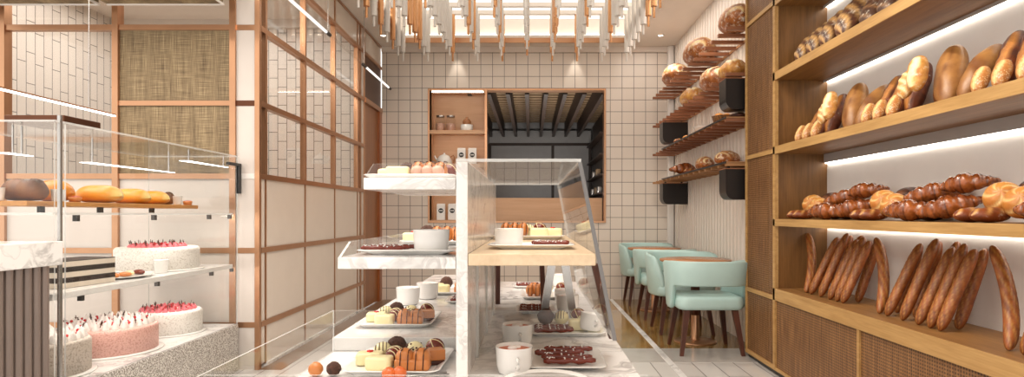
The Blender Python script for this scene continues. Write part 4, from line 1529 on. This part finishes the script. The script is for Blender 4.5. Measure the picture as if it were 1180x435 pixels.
# ------------------------------------------------------------------ breads on the oak bread wall
SZ = {1: 2.1565, 2: 1.6305, 3: 1.1155, 0: .6235}
DARK = [loafmesh('dark_loaf', .36, .10, .095, M['b_dark'], 2.6, sc_long(.4, .14), .05, seed=s) for s in (1, 2, 3)]
SEED = [loafmesh('seed_roll', .135, .068, .06, M['b_seed'], 2.2, sc_long(.3, .12), .035, seed=s) for s in (4, 5)]
PALE = loafmesh('pale_roll', .17, .085, .075, M['b_pale'], 2.3, sc_diag(4, .9, .12, .3), .02, seed=6)
PALE2 = loafmesh('pale_roll', .18, .095, .08, M['b_pale'], 2.6, sc_long(.5, .13), .05, seed=7)
TAN = loafmesh('tan_loaf', .375, .135, .11, M['b_tan'], 2.6, sc_long(.12, .05), .02, seed=8)
TANC = loafmesh('tan_loaf', .33, .11, .11, M['b_tan'], 2.3, sc_diag(1.4, 1.2, .13, .3), .03, seed=9)
BOULE = loafmesh('brown_loaf', .31, .15, .10, M['b_brown'], 2.3, sc_diag(2, .8, .05, .2), .02, seed=10)
RUST = [loafmesh('rustic_batard', .34, .135, .115, M['b_rustic'], 2.5, sc_diag(4, 1.3, .10, .30), .07, seed=s) for s in (11, 12)]
RYE = [loafmesh('rye_batard', .34, .14, .12, M['b_rye'], 2.5, sc_diag(5, .5, .06, .2), .06, seed=s) for s in (13, 14)]


def settle(m, me, z):
    """lowers or lifts a pose so that the lowest point of the mesh rests at height z"""
    low = min((m @ v.co).z for v in me.vertices)
    m = m.copy()
    m.translation.z += z + .0006 - low
    return m


def lean(name, me, lab, cat, grp, foot, top, s=1.0, roll=0.0, rad=.04, rest=None):
    """a loaf leaning from its foot (near the shelf edge) to its top (at the back)"""
    f, t = Vector(foot), Vector(top)
    m = axis_matrix(f, t, (-.55, -.15, .8), (s, s, s))
    if roll:
        m = m @ Matrix.Rotation(roll, 4, 'X')
    m = m @ Matrix.Translation((0, 0, -rad))
    if rest is not None:
        m = settle(m, me, rest)
    return single(name, me, lab, cat, grp, mat=m)


def group2(Y0, cl, lim=2.1):
    z = SZ[2]
    G = 'loaves on the second shelf'
    items = []
    for i, dy in enumerate((0.03, .14, .26)):
        items.append(('dark_loaf', DARK[i], 'dark brown ciabatta loaf, %s of three, %s' % (ORD[i], cl), (1.87, Y0 - dy - .02, z + .07), (2.03, Y0 - dy + .10, z + .315 + .02 * i), 1.0, 0))
        items.append(('seeded_roll', SEED[i % 2], 'small pale seeded roll, %s of three, %s' % (ORD[i], cl), (1.775, Y0 - dy, z + .036), (1.825, Y0 - dy + .03, z + .135), 1.0, 0))
    items.append(('pale_roll', PALE, 'pale roll with diagonal cuts, %s' % cl, (1.775, Y0 - .375, z + .085), (1.83, Y0 - .34, z + .215), .95, 0))
    items.append(('brown_loaf', BOULE, 'smooth brown loaf standing behind pale rolls, %s' % cl, (1.965, Y0 - .42, z + .09), (2.045, Y0 - .32, z + .30), .95, 0))
    items.append(('pale_roll', PALE2, 'pale golden craggy roll, %s' % cl, (1.755, Y0 - .50, z + .10), (1.79, Y0 - .47, z + .24), 1.0, 0))
    items.append(('tan_loaf', TAN, 'large smooth tan loaf leaning back, %s' % cl, (1.855, Y0 - .575, z + .065), (1.985, Y0 - .435, z + .33), 1.0, 0))
    items.append(('cracked_loaf', TANC, 'tan loaf with one long crack, %s' % cl, (1.83, Y0 - .715, z + .05), (2.02, Y0 - .655, z + .27), 1.0, 0))
    for (n, me, lab, f, t, s, r) in items:
        if f[1] > lim:
            lean(n, me, lab, 'bread', G, f, t, s, r, .04, None if n == 'pale_roll' else z)


group2(4.10, 'far end of second shelf by the oak side')
group2(3.28, 'middle cluster of the second shelf')
group2(2.46, 'near cluster at the right photo edge')
z = SZ[1]
for i, y in enumerate((4.06, 3.88, 3.70, 3.50)):
    lean('rustic_loaf', RUST[i % 2], 'floured dark rustic loaf on the top shelf, %s from the oak side' % ORD[i], 'bread', 'dark loaves on the top shelf', (1.80, y - .03, z + .055), (1.99, y + .12, z + .23 + .01 * i), 1.16 + .04 * i, 0, .045, z)
for i, y in enumerate((3.30, 3.13, 2.96, 2.79)):
    lean('rye_loaf', RYE[i % 2], 'dark brown rye loaf on the top shelf, %s after floured loaves' % ORD[i], 'bread', 'dark loaves on the top shelf', (1.82, y - .03, z + .055), (2.0, y + .11, z + .25), 1.08, 0, .045, z)

# rolls and croissants
ROLL = loafmesh('small_roll', .15, .085, .07, M['b_roll'], 2.2, sc_diag(3, 1.0, .09, .25), .03, seed=21)
DROUND = loafmesh('dark_round', .17, .15, .10, M['b_dround'], 2.0, sc_diag(2, .5, .04, .2), .03, seed=22)
BUN = loafmesh('small_bun', .10, .10, .07, M['b_melon'], 2.0, None, .01, seed=23)


def kaiser():
    vs, fs, sc = [], [], []
    n, m = 44, 14
    for i in range(m + 1):
        u = i / m
        for k in range(n):
            a = 2 * PI * k / n
            ph = (a + 1.5 * u) * 5 / (2 * PI)
            q = abs(ph - round(ph)) * 2
            g = max(0, 1 - q / .35) if u < .9 else 0
            r = .068 * math.sin(min(1.0, u * 1.0) * PI / 2 * 1.0) if u < .8 else .068 * (math.sin(.8 * PI / 2) + (1 - math.sin(.8 * PI / 2)) * math.sin((u - .8) / .2 * PI / 2))
            h = .062 * math.cos(u * PI / 2) ** .8 - .008 * g * math.sin(u * PI)
            vs.append((r * math.cos(a), r * math.sin(a), h + .018))
            sc.append(g * .9 * min(1, u * 5))
    for i in range(m):
        for k in range(n):
            j = (k + 1) % n
            fs.append((i * n + k, i * n + j, (i + 1) * n + j, (i + 1) * n + k))
    b = len(vs)
    for k in range(n):
        a = 2 * PI * k / n
        vs.append((.052 * math.cos(a), .052 * math.sin(a), 0))
        sc.append(0)
    for k in range(n):
        j = (k + 1) % n
        fs.append((m * n + k, m * n + j, b + j, b + k))
    fs.append(tuple(range(b + n - 1, b - 1, -1)))
    return MB().add(vs, fs, 0, True, sc).mesh('kaiser', M['b_kaiser'])


KAI = kaiser()


def croissant():
    vs, fs, sc = [], [], []
    nt, n = 72, 20
    edges = [0, .27, .56, .80, 1.01]
    for i in range(nt + 1):
        t = -1 + 2 * i / nt
        ang = t * 1.2
        c = Vector((.125 * math.sin(ang) * 1.15, -.085 * math.cos(ang) + .055, 0))
        d = Vector((math.cos(ang) * 1.15, .68 * math.sin(ang), 0)).normalized()
        nrm = Vector((-d.y, d.x, 0))
        u = abs(t)
        q = max(k for k in range(4) if edges[k] <= u)
        st = (u - edges[q]) / (edges[q + 1] - edges[q])
        base = .066 * (1 - u ** 1.05 * .80)
        r = base * (.93 + .16 * math.sin(PI * min(1, st * 1.15 + .12)))
        for k in range(n):
            a = 2 * PI * k / n
            tw = r * (1 + .05 * math.sin(3 * a + q * 2))
            p = c + nrm * (tw * math.cos(a)) + Vector((0, 0, tw * math.sin(a) * (.7 if math.sin(a) < 0 else .95)))
            p += nrm * .005 * noise.noise(p * 45)
            vs.append(p)
            e = min(st, 1 - st)
            sc.append(max(0, 1 - e / .12) * .8 if u < .96 else .3)
    for i in range(nt):
        for k in range(n):
            j = (k + 1) % n
            fs.append((i * n + k, (i + 1) * n + k, (i + 1) * n + j, i * n + j))
    fs.append(tuple(range(n)))
    fs.append(tuple(reversed(range(nt * n, (nt + 1) * n))))
    zm = min(v.z for v in vs)
    return MB().add([(v.x, v.y, v.z - zm) for v in vs], fs, 0, True, sc).mesh('croissant', M['b_crois'])


CRO = croissant()


def group3(Y0, cl, lim=2.08):
    z = SZ[3]
    G = 'small breads on the third shelf'

    def put(name, me, lab, cat, x, y, dz, rz=0.0, s=1.0, tilt=None):
        if y > lim:
            o = single(name, me, lab + ', ' + cl, cat, G, (x, y, z + dz), tilt or (0, 0, rz), s)
    put('small_roll', ROLL, 'small brown split roll, first in front', 'bread', 1.82, Y0 - .02, 0, .1)
    put('small_roll', ROLL, 'small brown split roll, second in front', 'bread', 1.82, Y0 - .12, 0, -.05)
    put('kaiser_roll', KAI, 'round starred kaiser roll, first of two', 'bread', 1.905, Y0 - .085, .088, 0, 1.0, (0, R(-62), .7))
    put('kaiser_roll', KAI, 'round starred kaiser roll, second of two', 'bread', 1.885, Y0 - .215, .066, 0, .98, (0, R(-60), .6))
    put('dark_roll', DROUND, 'dark round roll at the back', 'bread', 2.01, Y0 - .13, .10, .5, .9)
    put('dark_roll', DROUND, 'dark round roll under the others at back', 'bread', 2.02, Y0 - .13, 0, .2, .9)
    put('dark_roll', DROUND, 'dark round roll topmost behind the kaiser rolls', 'bread', 2.01, Y0 - .275, .098, .5, .85)
    put('dark_roll', DROUND, 'dark round roll beneath the orange bun', 'bread', 2.02, Y0 - .28, 0, .9, .88)
    put('golden_bun', BUN, 'small orange bun peeping over croissants', 'bread', 2.04, Y0 - .39, .115, 0, .8)
    put('croissant', CRO, 'glossy croissant, front one in the pile', 'croissant', 1.83, Y0 - .43, 0, -.95, .95)
    put('croissant', CRO, 'glossy croissant, leaning to the right in the pile', 'croissant', 1.90, Y0 - .61, .02, -1.0, .95, (R(8), R(-14), -.75))
    put('croissant', CRO, 'glossy croissant, behind the front one', 'croissant', 1.965, Y0 - .41, .085, -1.0, .95, (0, R(-10), -.6))
    put('croissant', CRO, 'glossy croissant, topmost at the back', 'croissant', 1.965, Y0 - .625, .125, -1.2, .85, (0, R(-6), -1.0))


group3(4.17, 'far end of third shelf')
group3(3.35, 'middle heap of third shelf')
group3(2.53, 'near heap at right photo edge')

# baguettes
BAG = [loafmesh('baguette', .46, .058, .054, M['b_bag'], 6.0, sc_diag(7, 1.1, .10, .26), .025, seed=31 + s, nt=56, flat=.12) for s in range(3)]
BAGC = loafmesh('baguette', .46, .056, .052, M['b_bag'], 6.0, sc_diag(6, 1.0, .09, .26), .025, .03, seed=37, nt=56, flat=.12)


def bag3(Y0, cl, n_front=5, n_back=4, far=True):
    z = SZ[0]
    G = 'baguettes on the bottom shelf'

    def bg(me, lab, f, t, bendup=(-1, 0, .3)):
        f, t = Vector(f), Vector(t)
        m = axis_matrix(f, t, bendup, (((t - f).length + .03) / .46, 1, 1))
        m = settle(m @ Matrix.Translation((0, 0, -.028)), me, z)
        single('baguette', me, lab + ', ' + cl, 'baguette', G, mat=m)
    bg(BAGC, 'bent baguette leaning the other way', (1.855, Y0, z + .03), (1.975, Y0 + .24, z + .395), (-.3, -1, .1))
    for i, (dy, tz) in enumerate(((-.07, .345), (-.20, .375), (-.32, .34), (-.405, .36), (-.475, .34))[:n_front]):
        bg(BAG[i % 3], 'slashed baguette, %s in the front row' % ORD[i], (1.835, Y0 + dy, z + .03), (2.005 - .004 * i, Y0 + dy + .005, z + tz + .03))
    for i, (dy, tz) in enumerate(((.02, .37), (-.135, .395), (-.262, .40), (-.44, .375))[:n_back]):
        bg(BAG[(i + 1) % 3], 'slashed baguette, %s in the back row' % ORD[i], (1.94, Y0 + dy, z + .036), (2.056, Y0 + dy, z + tz))


bag3(4.05, 'far bundle by the oak side')
bag3(3.20, 'middle bundle')
bag3(2.33, 'near bundle at the right edge', 1, 1)

# ------------------------------------------------------------------ slatted shelves on the fluted wall
SLX0, SLX1 = 1.61, 1.905
SH = [2.70, 2.32, 1.945, 1.575]
SLY = [8.03 - .2 * k for k in range(16)]
NAMES = ['topmost slatted wooden wall shelf holding big crusty loaves', 'second slatted wooden wall shelf from the top, with black bins under', 'third slatted wooden wall shelf from the top, with basket and pie', 'lowest slatted wooden wall shelf, with black bins below']
for i, h in enumerate(SH):
    t = thing('slatted_wall_shelf', NAMES[i], 'shelf', (SLX1, 6.5, h), 0, 'slatted shelves on the fluted wall')
    sl = MB().box(SLX0 - SLX1, 0, -.02, .02, -.028, 0).mesh('slat', M['slat' if i < 3 else 'slatend'])
    for y in SLY:
        o = obj('slat', sl, t)
        o.location = (0, y - 6.5, 0)
    MB().box(-.012, 0, -1.52, 1.58, -.024, -.003).build('wall_rail', M['slatend'], t)
    if i >= 2:
        MB().box(SLX0 - SLX1 - .004, -.0, -1.50, .95, .0005, .008).build('top_board', M['slatend'], t)
        MB().box(SLX0 - SLX1 - .010, SLX0 - SLX1 - .004, -1.50, .95, -.005, .010).build('front_rail', M['blackmat'], t)
for (y, h, lab) in ((7.45, SH[1], 'black hanging bin under the second wall shelf, far one'), (7.45, SH[3], 'black hanging bin under the lowest wall shelf, far one'),
                    (5.06, SH[1], 'black hanging bin under the second wall shelf, near one'), (5.06, SH[3], 'black hanging bin under the lowest wall shelf, near one')):
    t = thing('hanging_bin', lab, 'bin', (SLX0 + .14, y, h - .055), 0, 'black bins hung under wall shelves')
    # rounded lower left corner profile in xz, extruded along y
    pr = [(-.15, 0), (-.15, -.17)] + [(-.15 + .06 * (1 - math.cos(PI / 2 * k / 5)), -.17 - .08 * math.sin(PI / 2 * k / 5)) for k in range(1, 6)] + [(.15, -.25), (.15, 0)]
    n = len(pr)
    vs = [(x, -.07, zz) for x, zz in pr] + [(x, .11, zz) for x, zz in pr]
    fs = [tuple(range(n)), tuple(reversed(range(n, 2 * n)))] + [(k, n + k, n + (k + 1) % n, (k + 1) % n) for k in range(n)]
    MB().add(vs, fs).build('bin_body', M['black'], t)
    MB().box(-.152, .152, -.073, .113, 0, .008).build('bin_rim', M['slat'], t)
    for xx in (-.1, .1):
        MB().box(xx - .01, xx + .01, .01, .03, .008, .0285).build('hook', M['blackmat'], t)


CRB = loafmesh('crusty_loaf', .42, .26, .24, M['b_crusty'], 2.3, sc_diag(4, .8, .08, .3), .05, seed=41)
CRB2 = loafmesh('crusty_loaf', .34, .22, .19, M['b_crusty'], 2.3, sc_diag(5, -.7, .08, .3), .05, seed=42)
CRP = loafmesh('pale_loaf', .36, .20, .17, M['b_pale'], 2.4, sc_long(.4, .1), .05, seed=43)
G = 'breads on the slatted wall shelves'


def wl(name, me, lab, px, h, s=1.0, rz=1.5, x=1.75, board=False):
    y = x * 0 + 700 * x / (px - CX)
    single(name, me, lab, 'bread', G, (x, y, h + (.0085 if board else .0005)), (0, 0, rz), s)


wl('crusty_loaf', CRB, 'largest crusty brown loaf at the near end of topmost wall shelf', 848, SH[0], 1.05)
wl('crusty_loaf', CRB, 'crusty brown loaf on topmost wall shelf, second from the near end', 806, SH[0], 1.25)
wl('crusty_loaf', CRB2, 'crusty brown loaf on topmost wall shelf, third from the near end', 779, SH[0], 1.5)
wl('pale_loaf', CRP, 'pale floured loaf at the near end of second wall shelf', 844, SH[1], 1.1)
wl('crusty_loaf', CRB2, 'brown crusty loaf on second wall shelf between two pale loaves', 824, SH[1], 1.3)
wl('pale_loaf', CRP, 'pale floured loaf on second wall shelf, farther of two', 798, SH[1], 1.3)
yb = 700 * 1.75 / (833 - CX)
t = thing('bread_basket', 'small wicker basket of yellow rolls on the third wall shelf', 'basket', (1.75, yb, SH[2] + .0085))
MB().lathe([(.001, 0), (.075, 0), (.098, .085), (.102, .09), (.094, .088), (.072, .01), (.001, .008)], n=28).build('wicker_body', M['cane'], t)
for (a, b_, lab) in ((-.035, 0, 'yellow roll in the wicker basket, left one'), (.04, .02, 'yellow roll in the wicker basket, right one')):
    single('golden_bun', BUN, lab, 'bread', None, (1.75 + a, yb + b_, SH[2] + .075), (0, 0, 1), .85)
wl('dark_loaf', DROUND, 'dark round loaf beside the wicker basket on the third wall shelf', 852, SH[2], (1.1, 1.1, .6), .4, 1.76, True)
yb = 700 * 1.72 / (812 - CX)
t = thing('pie_dish', 'white pie dish with red filling on the third wall shelf', 'pie', (1.74, yb, SH[2] + .0085))
MB().lathe([(.001, 0), (.095, 0), (.125, .055), (.130, .058), (.122, .055), (.092, .01), (.001, .008)], n=30).build('dish', M['china'], t)
MB().lathe([(.001, .062), (.06, .06), (.118, .048)], n=28).build('red_filling', M['soup'], t)
wl('golden_bun', BUN, 'small orange bun beside the pie dish on third wall shelf', 792, SH[2], 1.1, 0, 1.72, True)
wl('small_roll', ROLL, 'small pale roll at the far end of third wall shelf', 783, SH[2], 1.0, .3, 1.70, True)
wl('crusty_loaf', CRB2, 'seeded brown loaf in the middle of the lowest wall shelf', 812, SH[3], .85, 1.4, 1.74, True)
wl('crusty_loaf', CRB2, 'seeded brown flat loaf at the near end of lowest wall shelf', 838, SH[3], .8, .6, 1.76, True)
wl('croissant', CRO, 'reddish croissant at the far end of the lowest wall shelf', 787, SH[3], 1.3, .5, 1.72, True)
wl('small_roll', ROLL, 'brown roll between croissant and seeded loaf, lowest wall shelf', 796, SH[3], 1.1, .2, 1.74, True)

# ------------------------------------------------------------------ cafe tables and mint tub chairs
def shell_mesh():
    """U-shaped wrap with a gap across the back, front is +y"""
    n = 72
    vs, fs = [], []
    cols = []
    for i in range(n + 1):
        u = -1 + 2 * i / n                      # -1 left arm front .. 0 back .. 1 right arm front
        a = u * PI * .80
        px = math.sin(a)
        py = -math.cos(a)
        # superellipse plan
        e = .62
        sx = math.copysign(abs(px) ** e, px)
        sy = math.copysign(abs(py) ** e, py)
        x, y = .285 * sx, .255 * sy
        if py > 0:
            y = .255 * py * 1.05
        au = abs(u)
        top = .765 - .05 * max(0, (au - .45) / .55) ** 1.5 - .19 * max(0, (au - .80) / .20) ** 2
        g = min(1, max(0, (au - .44) / .14))
        g = g * g * (3 - 2 * g)
        bot = .565 - g * .20
        nx, ny = sx, sy
        l = math.hypot(nx, ny) or 1
        nx, ny = nx / l, ny / l
        th = .045
        lean_ = .035
        def P(zz, o):
            q = (zz - .37) / .4 * lean_
            return (x + nx * (o + q), y + ny * (o + q), zz)
        e2 = .014
        cols.append([P(bot, .008), P(bot, th - .008), P(bot + e2, th), P((bot + top) / 2, th), P(top - e2, th), P(top, th - e2), P(top, e2), P(top - e2, 0), P((bot + top) / 2, 0), P(bot + e2, 0)])
    m = len(cols[0])
    for c in cols:
        vs += c
    for i in range(n):
        for k in range(m):
            j = (k + 1) % m
            fs.append((i * m + k, i * m + j, (i + 1) * m + j, (i + 1) * m + k))
    fs.append(tuple(range(m)))
    fs.append(tuple(reversed(range(n * m, (n + 1) * m))))
    return MB().add(vs, fs, 0, True).mesh('backrest', M['mint'])


SHELL = shell_mesh()
SEAT = MB().rbox(-.287, .287, -.25, .27, .365, .475, .09, 6).mesh('seat', M['mint'])
def legm(sx, sy):
    w = MB()
    tx, ty, bx, by = .205 * sx, .185 * sy, .262 * sx, .235 * sy
    a, b = .024, .015
    w.hexa([(bx - b, by - b, 0), (bx + b, by - b, 0), (bx + b, by + b, 0), (bx - b, by + b, 0)], [(tx - a, ty - a, .365), (tx + a, ty - a, .365), (tx + a, ty + a, .365), (tx - a, ty + a, .365)])
    return w.mesh('leg', M['walnut'])


LEGS = [legm(sx, sy) for sx in (-1, 1) for sy in (-1, 1)]
for (x, y, rz, lab) in ((1.462, 5.12, 0, 'mint tub chair seen from behind, nearest the oak bread wall'), (1.475, 5.97, PI, 'mint tub chair facing us across the nearer round table'),
                        (1.475, 6.76, 0, 'mint tub chair seen from behind at the farther round table'), (1.475, 7.80, PI, 'mint tub chair facing us against the tiled back wall')):
    t = thing('tub_chair', lab, 'chair', (x, y, .0045), rz, 'mint tub chairs at the round tables')
    t.scale = (.95, .95, 1)
    obj('seat', SEAT, t)
    obj('backrest', SHELL, t)
    for m in LEGS:
        obj('leg', m, t)
for (x, y, lab) in ((1.475, 5.46, 'round wooden cafe table on copper foot, nearer one'), (1.475, 7.28, 'round wooden cafe table on copper foot, by the tiled back wall')):
    t = thing('cafe_table', lab, 'table', (x, y, .0045), 0, 'round cafe tables')
    MB().lathe([(.001, .715), (.29, .715), (.31, .722), (.315, .735), (.31, .742), (.001, .742)], n=56).build('tabletop', M['tabletop'], t)
    MB().lathe([(.05, .715), (.05, .70), (.04, .69), (.04, .24), (.001, .24)], n=24).build('column', M['walnut'], t)
    MB().lathe([(.036, .24), (.036, .03), (.05, .016), (.001, .016)], n=24).build('copper_stem', M['copper'], t)
    MB().lathe([(.001, 0), (.185, 0), (.187, .006), (.17, .014), (.036, .02)], n=44).build('foot_disc', M['copper'], t)

# ------------------------------------------------------------------ light
wd = bpy.data.worlds.new('daylight')
SC.world = wd
wd.use_nodes = True
bg_ = wd.node_tree.nodes['Background']
bg_.inputs[0].default_value = (1.0, .965, .92, 1)
bg_.inputs[1].default_value = 1.5


def area(name, loc, rot, sx, sy, e, c=(1, .93, .85), spread=None):
    d = bpy.data.lights.new(name, 'AREA')
    d.shape = 'RECTANGLE'
    d.size, d.size_y = sx, sy
    d.energy = e
    d.color = c
    if spread:
        d.spread = R(spread)
    o = bpy.data.objects.new(name, d)
    o.location = loc
    o.rotation_euler = rot
    COL.objects.link(o)
    return o


def spot(name, loc, target, e, size=50, blend=.6, c=(1, .92, .80), r=.03):
    d = bpy.data.lights.new(name, 'SPOT')
    d.energy = e
    d.color = c
    d.spot_size = R(size)
    d.spot_blend = blend
    d.shadow_soft_size = r
    o = bpy.data.objects.new(name, d)
    o.location = loc
    o.rotation_euler = (Vector(target) - Vector(loc)).to_track_quat('-Z', 'Y').to_euler()
    COL.objects.link(o)
    return o


area('ceiling_fill', (-.5, 1.6, 3.36), (0, 0, 0), 2.4, 2.4, 100)  # added overhead fill for the island, no fixture seen
area('ceiling_fill', (-3.2, 3.0, 3.36), (0, 0, 0), 1.6, 2.4, 70)  # second added fill, over the pastry case side
area('case_fill', (-2.30, 3.6, .75), (0, R(-12), 0), .1, 1.5, 5)  # fill added under the lower shelf to brighten the cakes
area('case_fill', (-2.28, 3.6, 1.14), (0, R(-12), 0), .08, 1.5, 3)  # same added fill below the upper shelf
area('kitchen_fill', (-3.5, 5.8, 3.34), (0, 0, 0), 2.0, 1.6, 40, (1, .95, .89))  # added so the kitchen behind the glass is lit, source unseen
area('seating_fill', (1.5, 6.6, 3.37), (0, 0, 0), .5, 2.6, 9)  # extra ceiling fill added over the cafe tables
spot('wall_spot', (X(527, 8.02), 8.02, 3.37), (X(527, 8.14), 8.14, 2.84), 6, 44)
spot('wall_spot', (X(663, 8.02), 8.02, 3.37), (X(663, 8.14), 8.14, 2.84), 6, 44)
area('rear_room_fill', (.1, 9.6, 1.2), (R(180), 0, 0), 1.6, 1.6, 60)  # added upward fill, kept out of view behind the parapet
for y in (4.0, 3.2, 2.5):
    spot('shelf_spot', (.55, y - .2, 3.34), (1.85, y - .1, 1.75), 60, 44)
for y in (7.2, 5.6):
    spot('seating_spot', (1.45, y, 3.36), (1.5, y, .7), 50, 70)
for (x, y, z) in ((-2.5, 3.6, 3.34),):
    spot('case_spot', (x + .9, y, z), (-2.4, y, .8), 24, 60)

# ------------------------------------------------------------------ camera
cd = bpy.data.cameras.new('camera')
cam = bpy.data.objects.new('camera', cd)
COL.objects.link(cam)
cam.location = (0, 0, EYE)
cam.rotation_euler = (PI / 2, 0, 0)
cd.sensor_fit = 'HORIZONTAL'
cd.sensor_width = 36.0
cd.lens = 36.0 * F / 1180.0
cd.shift_x = -(CX - 590.0) / 1180.0
cd.shift_y = (CY - 217.5) / 1180.0
cd.clip_start = .05
SC.camera = cam
vs_ = SC.view_settings
vs_.view_transform = 'Standard'
vs_.look = 'None'
vs_.exposure = 0.22
vs_.gamma = 1.0
vs_.use_curve_mapping = False
cy = SC.cycles
cy.use_denoising = True
cy.max_bounces = 10
cy.diffuse_bounces = 4
cy.glossy_bounces = 4
cy.transmission_bounces = 6
cy.transparent_max_bounces = 40
cy.caustics_reflective = False
cy.caustics_refractive = False
cy.sample_clamp_indirect = 6.0
